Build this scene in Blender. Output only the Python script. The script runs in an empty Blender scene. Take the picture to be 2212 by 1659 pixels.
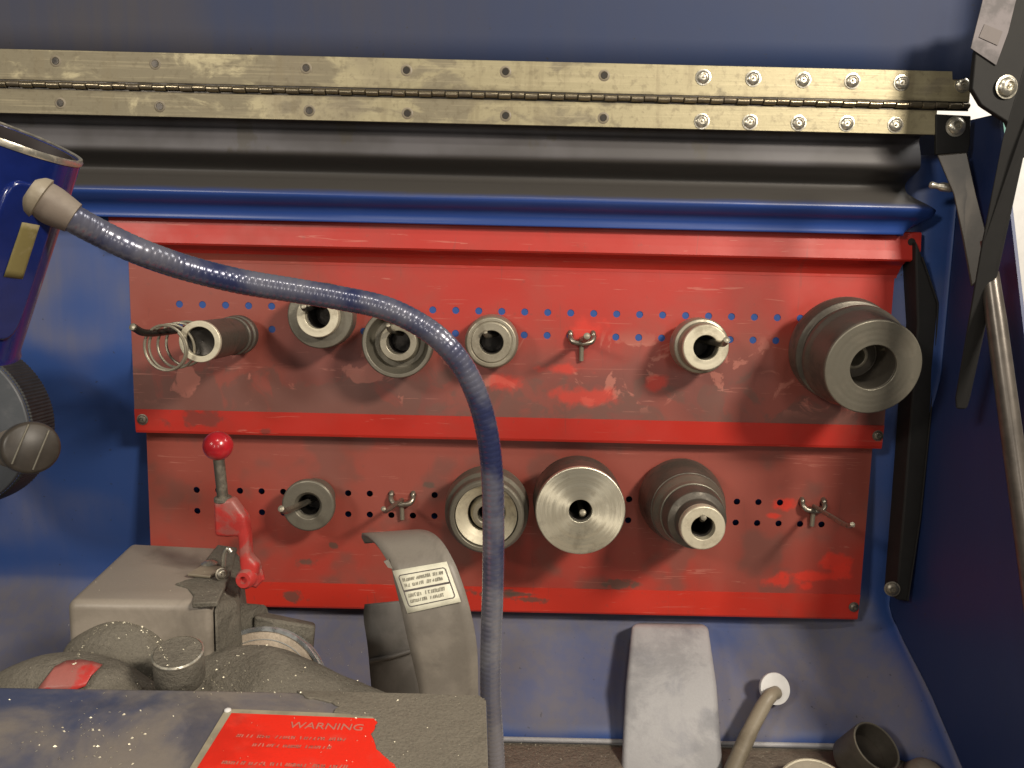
import bpy, math, random
from mathutils import Vector, Matrix, noise
random.seed(7)
sc = bpy.context.scene
COL = sc.collection
R = math.radians
# ------------------------------------------------------------------ camera
TH, RHO, YAW = R(7.2), R(1.3), R(0.2)
CAM = Vector((0, -0.86, 0.109))
FPX = 1660.0
fw = Vector((math.sin(YAW)*math.cos(TH), math.cos(YAW)*math.cos(TH), -math.sin(TH)))
r0 = Vector((math.cos(YAW), -math.sin(YAW), 0)); u0 = r0.cross(fw)
rt = math.cos(RHO)*r0 + math.sin(RHO)*u0
up = -math.sin(RHO)*r0 + math.cos(RHO)*u0
cd = bpy.data.cameras.new('camera'); cam = bpy.data.objects.new('camera', cd); COL.objects.link(cam)
cam.matrix_world = Matrix(((rt.x, up.x, -fw.x, CAM.x), (rt.y, up.y, -fw.y, CAM.y), (rt.z, up.z, -fw.z, CAM.z), (0, 0, 0, 1)))
cd.sensor_width = 36; cd.lens = FPX/2212*36; cd.clip_start = 0.02; cd.clip_end = 50
sc.camera = cam
# ------------------------------------------------------------------ light
w = bpy.data.worlds.new('World'); sc.world = w; w.use_nodes = True
w.node_tree.nodes['Background'].inputs[0].default_value = (1.0, 0.93, 0.82, 1)
w.node_tree.nodes['Background'].inputs[1].default_value = 0.06
def area(name, loc, target, sx, sy, power, col):
    l = bpy.data.lights.new(name, 'AREA'); l.shape = 'RECTANGLE'; l.size = sx; l.size_y = sy
    l.energy = power; l.color = col
    o = bpy.data.objects.new(name, l); COL.objects.link(o); o.location = loc
    o.rotation_euler = (Vector(target)-Vector(loc)).to_track_quat('-Z', 'Y').to_euler()
area('ceiling_lamp_right', (1.02, -1.35, 0.92), (0, 0, 0), 0.30, 0.20, 39, (1.0, 0.90, 0.76))
area('ceiling_lamp_left', (-1.0, -1.5, 0.70), (-0.1, 0, 0), 0.30, 0.20, 12, (1.0, 0.92, 0.80))
area('sheen_light_left', (-0.40, -2.1, 0.22), (-0.1, 0, 0.05), 0.14, 0.5, 3.0, (1.0, 0.93, 0.84))  # area light added to lay the left sheen on the upper panel
area('sheen_light_right', (0.56, -2.1, 0.22), (0.15, 0, 0.05), 0.18, 0.5, 3.0, (1.0, 0.93, 0.84))  # its pair, added for the right sheen on that panel
area('ceiling_lamp_middle', (0.1, -1.3, 1.5), (0, 0, 0), 0.3, 0.15, 6, (1.0, 0.93, 0.82))
sc.view_settings.view_transform = 'Standard'; sc.view_settings.look = 'None'
sc.view_settings.exposure = -0.15; sc.view_settings.gamma = 1

# ------------------------------------------------------------------ helpers
def ray(px, py):
    return fw + (px-1106)/FPX*rt - (py-829.5)/FPX*up
def P(px, py, y):                       # a point of the plane y = const
    d = ray(px, py); return CAM + d*((y-CAM.y)/d.y)
def PZ(px, py, z):                      # a point of the level z = const
    d = ray(px, py); return CAM + d*((z-CAM.z)/d.z)
def PX(px, py, x):
    d = ray(px, py); return CAM + d*((x-CAM.x)/d.x)
def depth(p): return (p-CAM).dot(fw)
def M(px, p): return px*depth(p)/FPX    # a size in the picture turned into metres at p

class MB:
    def __init__(s): s.v = []; s.f = []
    def add(s, vs, fs):
        n = len(s.v); s.v += [Vector(a) for a in vs]; s.f += [tuple(i+n for i in f) for f in fs]; return s
    def box(s, c, sx, sy, sz, rot=None):
        c = Vector(c); vs = []
        for i in (-1, 1):
            for j in (-1, 1):
                for k in (-1, 1):
                    q = Vector((i*sx/2, j*sy/2, k*sz/2))
                    if rot: q = rot @ q
                    vs.append(c+q)
        return s.add(vs, [(0,1,3,2),(4,6,7,5),(0,4,5,1),(2,3,7,6),(0,2,6,4),(1,5,7,3)])
    def hexa(s, a, b):                  # two quads of four corners
        return s.add(list(a)+list(b), [(0,1,2,3),(7,6,5,4),(0,4,5,1),(1,5,6,2),(2,6,7,3),(3,7,4,0)])
    def prism(s, pts, off):             # outline pushed along a vector
        n = len(pts); off = Vector(off)
        return s.add(list(pts)+[Vector(p)+off for p in pts], [tuple(range(n)), tuple(range(2*n-1, n-1, -1))]+[(i, i+n, (i+1) % n+n, (i+1) % n) for i in range(n)])
    def lathe(s, c, axis, prof, n=64, wob=0.0, close=False):
        # prof: (distance along axis, radius)
        a = Vector(axis).normalized(); c = Vector(c)
        e1 = a.orthogonal().normalized(); e2 = a.cross(e1)
        vs = []; fs = []
        for (t, r) in prof:
            for k in range(n):
                th = 2*math.pi*k/n
                rr = r*(1+wob*math.sin(3*th+t*90))
                vs.append(c+a*t+(e1*math.cos(th)+e2*math.sin(th))*rr)
        m = len(prof)
        rng = m if close else m-1
        for i in range(rng):
            for k in range(n):
                fs.append((i*n+k, i*n+(k+1) % n, ((i+1) % m)*n+(k+1) % n, ((i+1) % m)*n+k))
        s.add(vs, fs)
        if not close:
            b = len(s.v)-len(vs)
            if prof[0][1] > 1e-6: s.f.append(tuple(b+k for k in range(n)))
            if prof[-1][1] > 1e-6: s.f.append(tuple(b+(m-1)*n+k for k in reversed(range(n))))
        return s
    def tube(s, path, rad, n=14, caps=True):
        path = [Vector(p) for p in path]; m = len(path)
        if not hasattr(rad, '__len__'): rad = [rad]*m
        t0 = (path[1]-path[0]).normalized(); e = t0.orthogonal().normalized()
        vs = []; fs = []
        for i, p in enumerate(path):
            t = (path[min(i+1, m-1)]-path[max(i-1, 0)]).normalized()
            e = (e-t*e.dot(t)).normalized(); g = t.cross(e)
            for k in range(n):
                a = 2*math.pi*k/n; vs.append(p+(e*math.cos(a)+g*math.sin(a))*rad[i])
        for i in range(m-1):
            for k in range(n): fs.append((i*n+k, i*n+(k+1) % n, (i+1)*n+(k+1) % n, (i+1)*n+k))
        if caps: fs += [tuple(reversed(range(n))), tuple((m-1)*n+k for k in range(n))]
        return s.add(vs, fs)
    def grid(s, rows):                  # rows of points, same length
        n = len(rows[0]); vs = [p for r in rows for p in r]
        return s.add(vs, [(i*n+k, i*n+k+1, (i+1)*n+k+1, (i+1)*n+k) for i in range(len(rows)-1) for k in range(n-1)])
    def build(s, name, mat, parent=None, smooth=40, bevel=0, seg=3, solid=0, sub=0, label=None, off=-1):
        base = WP.get(parent, Vector((0, 0, 0))) if parent else Vector((0, 0, 0))
        me = bpy.data.meshes.new(name)
        c = sum((v for v in s.v), Vector())/len(s.v) if not parent else base
        me.from_pydata([tuple(v-c) for v in s.v], [], s.f); me.validate(); me.update()
        import bmesh
        bm = bmesh.new(); bm.from_mesh(me); bmesh.ops.remove_doubles(bm, verts=bm.verts, dist=1e-6)
        bmesh.ops.recalc_face_normals(bm, faces=bm.faces); bm.to_mesh(me); bm.free()
        for p in me.polygons: p.use_smooth = smooth > 0
        if smooth < 180: me.set_sharp_from_angle(angle=R(smooth))
        me.materials.append(mat)
        o = bpy.data.objects.new(name, me); COL.objects.link(o)
        if parent: o.parent = parent; WP[o] = base
        else: o.location = c; WP[o] = c
        if solid:
            q = o.modifiers.new('solid', 'SOLIDIFY'); q.thickness = solid; q.offset = off
        if bevel:
            q = o.modifiers.new('bevel', 'BEVEL'); q.width = bevel; q.segments = seg; q.limit_method = 'ANGLE'; q.angle_limit = R(30); q.harden_normals = False
        if sub:
            q = o.modifiers.new('sub', 'SUBSURF'); q.levels = sub; q.render_levels = sub
        if label: o['label'] = label
        return o
WP = {}
def thing(name, label, cat, loc, group=None):
    o = bpy.data.objects.new(name, None); COL.objects.link(o); o.location = loc
    o.empty_display_size = 0.02
    o['label'] = label; o['category'] = cat
    if group: o['group'] = group
    WP[o] = Vector(loc); return o
def tag(o, label, cat, group=None):
    o['label'] = label; o['category'] = cat
    if group: o['group'] = group
    return o
def smoothpath(pts, k=12):              # Catmull-Rom
    pts = [Vector(p) for p in pts]; q = [2*pts[0]-pts[1]]+pts+[2*pts[-1]-pts[-2]]; out = []
    for i in range(1, len(q)-2):
        for j in range(k):
            t = j/k; a, b, c, d = q[i-1], q[i], q[i+1], q[i+2]
            out.append(0.5*((2*b)+(c-a)*t+(2*a-5*b+4*c-d)*t*t+(3*b-a-3*c+d)*t**3))
    out.append(pts[-1]); return out

# ------------------------------------------------------------------ materials
class Mat:
    def __init__(s, name):
        s.m = bpy.data.materials.new(name); s.m.use_nodes = True
        s.t = s.m.node_tree; s.b = s.t.nodes['Principled BSDF']; s.pos = s.t.nodes.new('ShaderNodeNewGeometry')
    def link(s, a, b): s.t.links.new(a, b)
    def n(s, k): return s.t.nodes.new(k)
    def noise(s, scale, detail=4, rough=0.55, stretch=(1, 1, 1), dist=0, off=(0, 0, 0)):
        mp = s.n('ShaderNodeMapping'); mp.inputs['Scale'].default_value = stretch; mp.inputs['Location'].default_value = off
        s.link(s.pos.outputs['Position'], mp.inputs['Vector'])
        q = s.n('ShaderNodeTexNoise'); q.inputs['Scale'].default_value = scale; q.inputs['Detail'].default_value = detail
        q.inputs['Roughness'].default_value = rough; q.inputs['Distortion'].default_value = dist
        s.link(mp.outputs[0], q.inputs['Vector']); return q.outputs['Fac']
    def rng(s, x, a, b, c=0, d=1, smooth=True):
        q = s.n('ShaderNodeMapRange'); q.interpolation_type = 'SMOOTHSTEP' if smooth else 'LINEAR'
        s.link(x, q.inputs[0]); q.inputs[1].default_value = a; q.inputs[2].default_value = b; q.inputs[3].default_value = c; q.inputs[4].default_value = d
        return q.outputs[0]
    def math(s, op, a, b=None):
        q = s.n('ShaderNodeMath'); q.operation = op
        for i, x in enumerate((a, b)):
            if x is None: continue
            if isinstance(x, (int, float)): q.inputs[i].default_value = x
            else: s.link(x, q.inputs[i])
        return q.outputs[0]
    def mix(s, f, a, b):
        q = s.n('ShaderNodeMix'); q.data_type = 'RGBA'
        if isinstance(f, (int, float)): q.inputs['Factor'].default_value = f
        else: s.link(f, q.inputs['Factor'])
        for x, i in ((a, 'A'), (b, 'B')):
            sock = [k for k in q.inputs if k.name == i and k.type == 'RGBA'][0]
            if isinstance(x, tuple): sock.default_value = (*x, 1)
            else: s.link(x, sock)
        return [k for k in q.outputs if k.type == 'RGBA'][0]
    def sep(s):
        q = s.n('ShaderNodeSeparateXYZ'); s.link(s.pos.outputs['Position'], q.inputs[0]); return q.outputs
    def normal_z(s):
        q = s.n('ShaderNodeSeparateXYZ'); s.link(s.pos.outputs['Normal'], q.inputs[0]); return q.outputs[2]
    def ellipse(s, cx, cz, rx, rz, soft=0.5, wob=0.6, ns=30):
        x, y, z = s.sep(); a = s.math('DIVIDE', s.math('SUBTRACT', x, cx), rx); b = s.math('DIVIDE', s.math('SUBTRACT', z, cz), rz)
        d = s.math('SQRT', s.math('ADD', s.math('MULTIPLY', a, a), s.math('MULTIPLY', b, b)))
        nn = s.math('MULTIPLY', s.math('SUBTRACT', s.noise(ns, 5, 0.6), 0.5), wob*3)
        return s.rng(s.math('ADD', d, nn), 1-soft, 1+soft*0.3, 1, 0)
    def set(s, col, rough, metal=0, spec=0.5, coat=0):
        if isinstance(col, tuple): s.b.inputs['Base Color'].default_value = (*col, 1)
        else: s.link(col, s.b.inputs['Base Color'])
        if isinstance(rough, (int, float)): s.b.inputs['Roughness'].default_value = rough
        else: s.link(rough, s.b.inputs['Roughness'])
        if isinstance(metal, (int, float)): s.b.inputs['Metallic'].default_value = metal
        else: s.link(metal, s.b.inputs['Metallic'])
        s.b.inputs['Specular IOR Level'].default_value = spec; s.b.inputs['Coat Weight'].default_value = coat
        return s
    def bump(s, h, strength=0.2, dist=0.001):
        q = s.n('ShaderNodeBump'); q.inputs['Strength'].default_value = strength; q.inputs['Distance'].default_value = dist
        s.link(h, q.inputs['Height']); s.link(q.outputs[0], s.b.inputs['Normal']); return s.m

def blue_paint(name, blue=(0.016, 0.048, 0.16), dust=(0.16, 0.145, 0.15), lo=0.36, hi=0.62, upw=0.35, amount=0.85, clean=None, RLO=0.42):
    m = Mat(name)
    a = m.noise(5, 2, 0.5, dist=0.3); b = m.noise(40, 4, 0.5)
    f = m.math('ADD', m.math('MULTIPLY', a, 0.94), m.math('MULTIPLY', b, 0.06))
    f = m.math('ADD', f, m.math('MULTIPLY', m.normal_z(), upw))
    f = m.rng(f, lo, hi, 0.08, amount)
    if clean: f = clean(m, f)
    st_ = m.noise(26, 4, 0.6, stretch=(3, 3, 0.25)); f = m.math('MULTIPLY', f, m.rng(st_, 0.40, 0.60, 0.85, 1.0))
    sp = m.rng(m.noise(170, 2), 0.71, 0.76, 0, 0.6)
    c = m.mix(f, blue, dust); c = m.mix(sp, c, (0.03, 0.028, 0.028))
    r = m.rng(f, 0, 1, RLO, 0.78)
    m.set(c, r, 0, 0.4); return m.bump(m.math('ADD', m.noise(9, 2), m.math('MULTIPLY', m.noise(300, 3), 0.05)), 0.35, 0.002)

def behind_panels(m, f):               # the paint behind the panels never saw dust
    x, y, z = m.sep()
    k = m.math('MULTIPLY', m.math('MULTIPLY', m.rng(x, -0.425, -0.42, 0, 1), m.rng(x, 0.42, 0.425, 1, 0)), m.math('MULTIPLY', m.rng(z, -0.28, -0.27, 0, 1), m.rng(z, 0.16, 0.17, 1, 0)))
    return m.math('MULTIPLY', f, m.math('SUBTRACT', 1.0, k))
M_blue = blue_paint('blue_paint_wall', blue=(0.022, 0.070, 0.26), lo=0.46, hi=0.80, clean=behind_panels)
M_side = blue_paint('blue_paint_side', blue=(0.006, 0.024, 0.105), lo=0.62, hi=0.95, upw=0.1, amount=0.5)  # darker copy of the wall blue, the side wall's shade put into it
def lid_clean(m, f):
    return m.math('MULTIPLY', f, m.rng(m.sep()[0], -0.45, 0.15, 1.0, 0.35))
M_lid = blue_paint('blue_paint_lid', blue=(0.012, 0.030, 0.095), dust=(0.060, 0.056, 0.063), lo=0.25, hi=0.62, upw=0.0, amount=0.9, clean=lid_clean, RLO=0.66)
def valance_mat():
    m = Mat('dusty_valance'); x, y, z = m.sep()
    n1 = m.noise(30, 4, 0.6, stretch=(0.4, 1, 1.5)); zz = m.math('ADD', z, m.math('MULTIPLY', m.math('SUBTRACT', n1, 0.5), 0.006))
    dust = m.mix(m.rng(m.noise(7, 4, 0.6), 0.45, 0.6), (0.055, 0.051, 0.053), (0.080, 0.076, 0.082))
    dust = m.mix(m.rng(m.noise(26, 5, 0.6, stretch=(1, 1, 0.5)), 0.6, 0.66, 0, 0.6), dust, (0.055, 0.048, 0.036))
    dust = m.mix(m.rng(zz, ZV2-0.003, ZV2+0.003, 1, 0), dust, (0.050, 0.046, 0.042))
    c = m.mix(m.rng(zz, ZV1-0.005, ZV1+0.004, 1, 0), dust, (0.020, 0.055, 0.23))
    m.set(c, m.rng(zz, ZV1-0.005, ZV1+0.004, 0.3, 0.55), 0, 0.5); return m.bump(m.noise(12, 2), 0.3, 0.002)
ZV1 = P(1106, 424, -0.048).z; ZV2 = P(1106, 342, -0.053).z
M_roll = valance_mat()

def red_panel(name, kind):
    m = Mat(name)
    red = (0.43, 0.024, 0.015); film = (0.27, 0.066, 0.048); brown = (0.155, 0.070, 0.056); bright = (0.66, 0.040, 0.022); pink = (0.46, 0.165, 0.125)
    x, y, z = m.sep()
    big = m.noise(6, 3, 0.5, dist=0.5); mid = m.noise(24, 5, 0.62, dist=0.8, off=(3, 0, 1)); fine = m.noise(110, 4, 0.6)
    if kind == 'upper':
        lz = m.math('ADD', m.rng(x, -0.42, 0.02, 0.42, 0.0), m.rng(z, 0.11, -0.03, -0.10, 0.32))
        f = m.math('ADD', m.math('ADD', lz, m.math('MULTIPLY', big, 0.75)), m.math('MULTIPLY', mid, 0.25))
        f = m.rng(f, 0.34, 0.78, 0.08, 1.0)
        c = m.mix(f, red, film)
        g = m.math('ADD', m.rng(z, 0.05, -0.02, -0.15, 0.12), m.math('ADD', m.math('MULTIPLY', mid, 0.9), m.rng(x, -0.4, 0.1, 0.08, 0)))
        gr = m.math('MULTIPLY', m.rng(z, 0.075, 0.0, 0.0, 1.0), m.rng(m.noise(5, 4, 0.6, dist=0.8, off=(11, 0, 5)), 0.36, 0.60, 0.15, 0.85))
        c = m.mix(gr, c, (0.17, 0.062, 0.052))
        c = m.mix(m.rng(g, 0.51, 0.61, 0, 0.8), c, brown)
        h = m.noise(17, 6, 0.6, dist=1.2, off=(7, 2, 4))
        band = m.math('MULTIPLY', m.rng(z, 0.07, 0.035, 0, 1), m.rng(z, -0.035, -0.01, 0, 1))
        c = m.mix(m.math('MULTIPLY', m.rng(h, 0.56, 0.60, 0, 0.7), band), c, pink)
        for e in [(0.09, -0.012, 0.05, 0.012), (0.06, 0.018, 0.028, 0.007), (0.085, 0.065, 0.03, 0.012), (0.165, 0.005, 0.012, 0.01), (-0.005, -0.0, 0.02, 0.012)]:
            c = m.mix(m.math('MULTIPLY', m.ellipse(*e, soft=0.7, wob=1.0, ns=40), 0.6), c, bright)
        lip = m.math('GREATER_THAN', -0.0375, z)
        flg = m.math('GREATER_THAN', z, 0.138)
        cl = m.mix(m.rng(m.noise(14, 4), 0.50, 0.70, 0, 0.35), red, (0.30, 0.04, 0.025))
        for e in [(-0.355, -0.047, 0.03, 0.011), (-0.275, -0.060, 0.008, 0.004)]:
            cl = m.mix(m.math('MULTIPLY', m.ellipse(*e, wob=1.3, ns=55), 0.6), cl, (0.09, 0.05, 0.04))
        c = m.mix(lip, c, cl); c = m.mix(flg, c, cl)
    else:
        f = m.math('ADD', m.math('ADD', m.rng(z, -0.24, -0.08, 0.0, 0.25), m.math('MULTIPLY', big, 0.8)), m.math('MULTIPLY', mid, 0.15))
        f = m.rng(f, 0.24, 0.66, 0.15, 0.95)
        c = m.mix(f, red, film)
        c = m.mix(m.rng(m.noise(16, 3, 0.5, off=(1, 1, 8)), 0.50, 0.64, 0, 0.6), c, brown)
        for e in [(0.37, -0.225, 0.05, 0.007), (0.325, -0.232, 0.03, 0.008), (0.395, -0.205, 0.02, 0.014), (0.40, -0.222, 0.012, 0.014), (0.33, -0.138, 0.013, 0.010), (0.315, -0.152, 0.012, 0.004), (0.36, -0.238, 0.010, 0.006)]:
            c = m.mix(m.math('MULTIPLY', m.ellipse(*e, soft=0.5, wob=0.9, ns=40), 0.8), c, bright)
        lip = m.math('GREATER_THAN', -0.2465, z)
        c = m.mix(lip, c, m.mix(m.rng(m.noise(10, 3), 0.50, 0.72, 0, 0.6), (0.52, 0.030, 0.016), (0.33, 0.06, 0.04)))
        for e in [(-0.255, -0.263, 0.018, 0.009), (-0.02, -0.255, 0.035, 0.006), (0.14, -0.240, 0.02, 0.006), (-0.235, -0.222, 0.012, 0.007), (-0.09, -0.124, 0.006, 0.005), (-0.205, -0.20, 0.006, 0.004), (0.033, -0.262, 0.02, 0.004), (0.02, -0.255, 0.02, 0.003)]:
            c = m.mix(m.math('MULTIPLY', m.ellipse(*e, soft=0.4, wob=1.0, ns=70), 0.75), c, (0.085, 0.07, 0.055))
    sc1 = m.noise(34, 3, 0.7, stretch=(0.25, 1, 5), dist=1.5, off=(2, 0, 9)); sc2 = m.noise(30, 3, 0.7, stretch=(4, 1, 0.35), dist=1.0, off=(6, 0, 2))
    c = m.mix(m.rng(sc1, 0.655, 0.675, 0, 0.35), c, (0.55, 0.22, 0.17)); c = m.mix(m.rng(sc2, 0.66, 0.68, 0, 0.25), c, (0.16, 0.05, 0.04))
    c = m.mix(m.rng(fine, 0.62, 0.75, 0, 0.25), c, (0.12, 0.06, 0.05))
    m.set(c, m.rng(m.noise(12, 4), 0.3, 0.7, 0.34, 0.52), 0, 0.5)
    return m.bump(m.math('ADD', m.noise(7, 2), m.math('MULTIPLY', fine, 0.03)), 0.5, 0.004)
M_redU = red_panel('red_paint_upper', 'upper'); M_redL = red_panel('red_paint_lower', 'lower')

def metal(name, col, dark, rough=0.42, scale=40, lo=0.45, hi=0.65, metal=0.85, amt=0.8, bump=0.25):
    m = Mat(name); f = m.rng(m.noise(scale, 5, 0.62), lo, hi, 0, amt)
    c = m.mix(f, col, dark); m.set(c, m.rng(f, 0, 1, rough, min(1, rough+0.25)), m.rng(f, 0, 1, metal, metal*0.5), 0.5)
    return m.bump(m.noise(420, 3), bump, 0.0004)
M_steel = metal('worn_steel', (0.34, 0.31, 0.24), (0.17, 0.15, 0.11), 0.42, metal=0.6)
M_face = metal('machined_steel_face', (0.66, 0.61, 0.47), (0.34, 0.30, 0.22), 0.45, 60, 0.45, 0.7, metal=0.45)
M_dsteel = metal('dark_oiled_steel', (0.125, 0.11, 0.09), (0.06, 0.052, 0.042), 0.40, 30, metal=0.5)
M_msteel = metal('mid_grey_steel', (0.20, 0.185, 0.148), (0.11, 0.098, 0.075), 0.42, 35, metal=0.55)
M_bore = metal('black_bore', (0.05, 0.045, 0.04), (0.02, 0.018, 0.016), 0.4, 40)
M_bolt = metal('zinc_bolt', (0.62, 0.59, 0.50), (0.25, 0.22, 0.17), 0.28, 200)
M_nutd = metal('dirty_bolt', (0.24, 0.22, 0.18), (0.15, 0.13, 0.10), 0.4, 200)
M_black = metal('black_hook', (0.05, 0.045, 0.04), (0.02, 0.02, 0.018), 0.3, 50, metal=0.7)
M_hook = metal('hook_steel', (0.30, 0.27, 0.22), (0.10, 0.09, 0.07), 0.32, 90)

def turned(name):                       # turned aluminium with lathe rings about one axis
    m = Mat(name)
    tc = m.n('ShaderNodeTexCoord'); sp = m.n('ShaderNodeSeparateXYZ'); m.link(tc.outputs['Object'], sp.inputs[0])
    d = m.math('SQRT', m.math('ADD', m.math('MULTIPLY', sp.outputs[0], sp.outputs[0]), m.math('MULTIPLY', sp.outputs[2], sp.outputs[2])))
    cmb = m.n('ShaderNodeCombineXYZ'); m.link(d, cmb.inputs[0])
    q = m.n('ShaderNodeTexNoise'); q.inputs['Scale'].default_value = 1100; q.inputs['Detail'].default_value = 2; m.link(cmb.outputs[0], q.inputs['Vector'])
    st = m.rng(m.noise(50, 5, 0.65), 0.50, 0.68, 0, 0.55)
    c = m.mix(q.outputs['Fac'], (0.50, 0.47, 0.37), (0.80, 0.76, 0.62)); c = m.mix(st, c, (0.33, 0.30, 0.23))
    m.set(c, m.rng(st, 0, 1, 0.34, 0.5), 0.75)
    m.b.inputs['Anisotropic'].default_value = 0.85
    tg = m.n('ShaderNodeTangent'); tg.direction_type = 'RADIAL'; tg.axis = 'Y'; m.link(tg.outputs[0], m.b.inputs['Tangent'])
    return m.bump(q.outputs['Fac'], 0.35, 0.0003)
M_alu = turned('turned_aluminium')

ZBAR = P(1106, 207, -0.07).z
def hinge_mat():
    m = Mat('stained_hinge_steel'); x, y, z = m.sep()
    a = m.noise(22, 6, 0.6, dist=0.5, stretch=(0.8, 1, 1.6)); st = m.noise(60, 4, 0.6, stretch=(0.15, 1, 6))
    left = m.rng(x, -0.5, 0.25, 0.17, -0.12)
    f = m.rng(m.math('ADD', a, left), 0.46, 0.58, 0, 0.85)
    c = m.mix(f, (0.33, 0.29, 0.18), (0.185, 0.16, 0.108)); c = m.mix(m.rng(st, 0.5, 0.7, 0, 0.35), c, (0.46, 0.40, 0.26))
    c = m.mix(m.rng(m.noise(9, 3), 0.58, 0.70, 0, 0.5), c, (0.20, 0.17, 0.12))
    g1 = m.noise(130, 5, 0.7); c = m.mix(m.rng(g1, 0.50, 0.66, 0, 0.40), c, (0.13, 0.105, 0.065))
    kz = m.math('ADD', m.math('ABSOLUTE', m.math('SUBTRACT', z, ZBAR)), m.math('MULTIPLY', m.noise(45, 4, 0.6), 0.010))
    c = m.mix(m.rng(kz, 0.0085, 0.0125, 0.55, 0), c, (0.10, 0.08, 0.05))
    c = m.mix(m.rng(m.noise(16, 4, 0.6, stretch=(3, 1, 0.3), off=(4, 0, 3)), 0.56, 0.66, 0, 0.4), c, (0.20, 0.165, 0.10))
    m.set(c, m.rng(f, 0, 1, 0.50, 0.62), m.rng(f, 0, 1, 0.45, 0.25)); return m.bump(m.math('ADD', st, g1), 0.25, 0.0006)
M_hinge = hinge_mat()
M_barrel = metal('hinge_barrel_steel', (0.26, 0.22, 0.15), (0.07, 0.055, 0.04), 0.28, 80)

def dusty(name, base, dust, lo=0.45, hi=0.6, scale=18, upw=0.2, rough=0.75, grain=0.5, metal=0, spk=None):
    if spk is None: spk = 0.3 if grain > 0.3 else 0.06
    m = Mat(name); a = m.noise(scale, 5, 0.6, dist=0.4)
    f = m.rng(m.math('ADD', a, m.math('MULTIPLY', m.normal_z(), upw)), lo, hi, 0, 1)
    c = m.mix(f, base, dust); sp = m.rng(m.noise(500, 3, 0.7), 0.4, 0.7, 0.0, 1.0)
    c = m.mix(m.math('MULTIPLY', sp, spk), c, (0.05, 0.045, 0.038)); c = m.mix(m.rng(m.noise(420, 2, off=(5, 5, 5)), 0.72, 0.77, 0, spk*1.6), c, (0.42, 0.38, 0.30))
    c = m.mix(m.rng(m.noise(9, 6, 0.65, dist=0.6, off=(4, 4, 4)), 0.50, 0.64, 0, 0.45), c, tuple(k*0.5 for k in base))
    m.set(c, rough, metal, 0.35); return m.bump(m.math('ADD', m.math('ADD', m.noise(600, 4, 0.7), m.math('MULTIPLY', m.noise(230, 4, 0.7), 1.5 if spk > 0.2 else 0.3)), m.math('MULTIPLY', m.noise(60, 3), 2.5)), grain, 0.0012)
M_cast = dusty('dusty_grey_casting', (0.225, 0.195, 0.16), (0.27, 0.235, 0.195), grain=0.06, rough=0.42)
M_swarf = dusty('caked_iron_dust', (0.12, 0.108, 0.086), (0.165, 0.148, 0.118), grain=1.0)
M_cover = dusty('dusty_blue_cover', (0.055, 0.068, 0.125), (0.21, 0.185, 0.16), lo=0.55, hi=0.80, scale=9, upw=0.2, rough=0.55, grain=0.15)
M_cover2 = dusty('iron_dust_on_cover', (0.13, 0.115, 0.09), (0.18, 0.16, 0.125), grain=0.5)
M_guard = dusty('grey_guard_sheet', (0.17, 0.152, 0.13), (0.21, 0.188, 0.16), grain=0.05, rough=0.42)
M_post = dusty('pale_grey_cast_paint', (0.29, 0.29, 0.31), (0.37, 0.365, 0.375), grain=0.22, rough=0.5)
M_tray = dusty('brown_chip_tray', (0.37, 0.30, 0.23), (0.43, 0.36, 0.28), grain=0.4)
M_rod = dusty('beige_rod', (0.19, 0.16, 0.115), (0.25, 0.215, 0.16), grain=0.1, rough=0.45)
M_wheel = dusty('grey_wheel_face', (0.075, 0.082, 0.092), (0.105, 0.11, 0.12), grain=0.05, rough=0.5)
def plain(name, col, rough=0.5, metal=0, coat=0, var=0.25):
    m = Mat(name); d = tuple(k*(1-var) for k in col)
    m.set(m.mix(m.rng(m.noise(70, 4), 0.4, 0.65), col, d), rough, metal, 0.5, coat); return m.bump(m.noise(300, 2), 0.08, 0.0004)
M_knob = plain('red_ball_plastic', (0.46, 0.014, 0.022), 0.28, 0, 0.4, 0.3)
M_armred = dusty('worn_red_arm', (0.42, 0.035, 0.03), (0.30, 0.10, 0.085), lo=0.5, hi=0.62, scale=45, grain=0.15, rough=0.4)
M_lampblue = plain('gloss_blue_lamp', (0.005, 0.014, 0.11), 0.22, 0, 0.35, 0.15)
M_lampin = plain('dark_lamp_inside', (0.02, 0.014, 0.014), 0.6)
M_gold = dusty('old_gold_sticker', (0.17, 0.14, 0.05), (0.24, 0.20, 0.11), grain=0.05, scale=60)
M_boot = dusty('dusty_rubber_boot', (0.16, 0.13, 0.105), (0.22, 0.185, 0.15), grain=0.08, rough=0.6)
def neck_mat():
    m = Mat('blue_gooseneck_vinyl'); f = m.math('ADD', m.rng(m.noise(20, 4, 0.6), 0.40, 0.60, 0.05, 0.7), m.rng(m.sep()[2], -0.02, -0.16, 0.0, 0.6))  # z term pales the lower hose, putting its lit silver look into colour
    m.set(m.mix(f, (0.018, 0.025, 0.085), (0.17, 0.17, 0.20)), 0.27, 0.25, 0.6, 0.5); return m.bump(m.noise(500, 2), 0.1, 0.0003)
M_neck = neck_mat()
M_strut = plain('black_strut_paint', (0.006, 0.0055, 0.005), 0.75)
M_strutg = plain('brown_grey_strut', (0.06, 0.05, 0.04), 0.42)
M_gas = plain('grey_gas_tube', (0.12, 0.105, 0.09), 0.30, 0.4)
M_paper = plain('cream_paper_label', (0.74, 0.72, 0.58), 0.5, 0, 0, 0.12)
M_ink = plain('label_ink', (0.09, 0.075, 0.07), 0.6)
M_inkl = plain('label_ink_faded', (0.30, 0.28, 0.22), 0.6)
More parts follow.
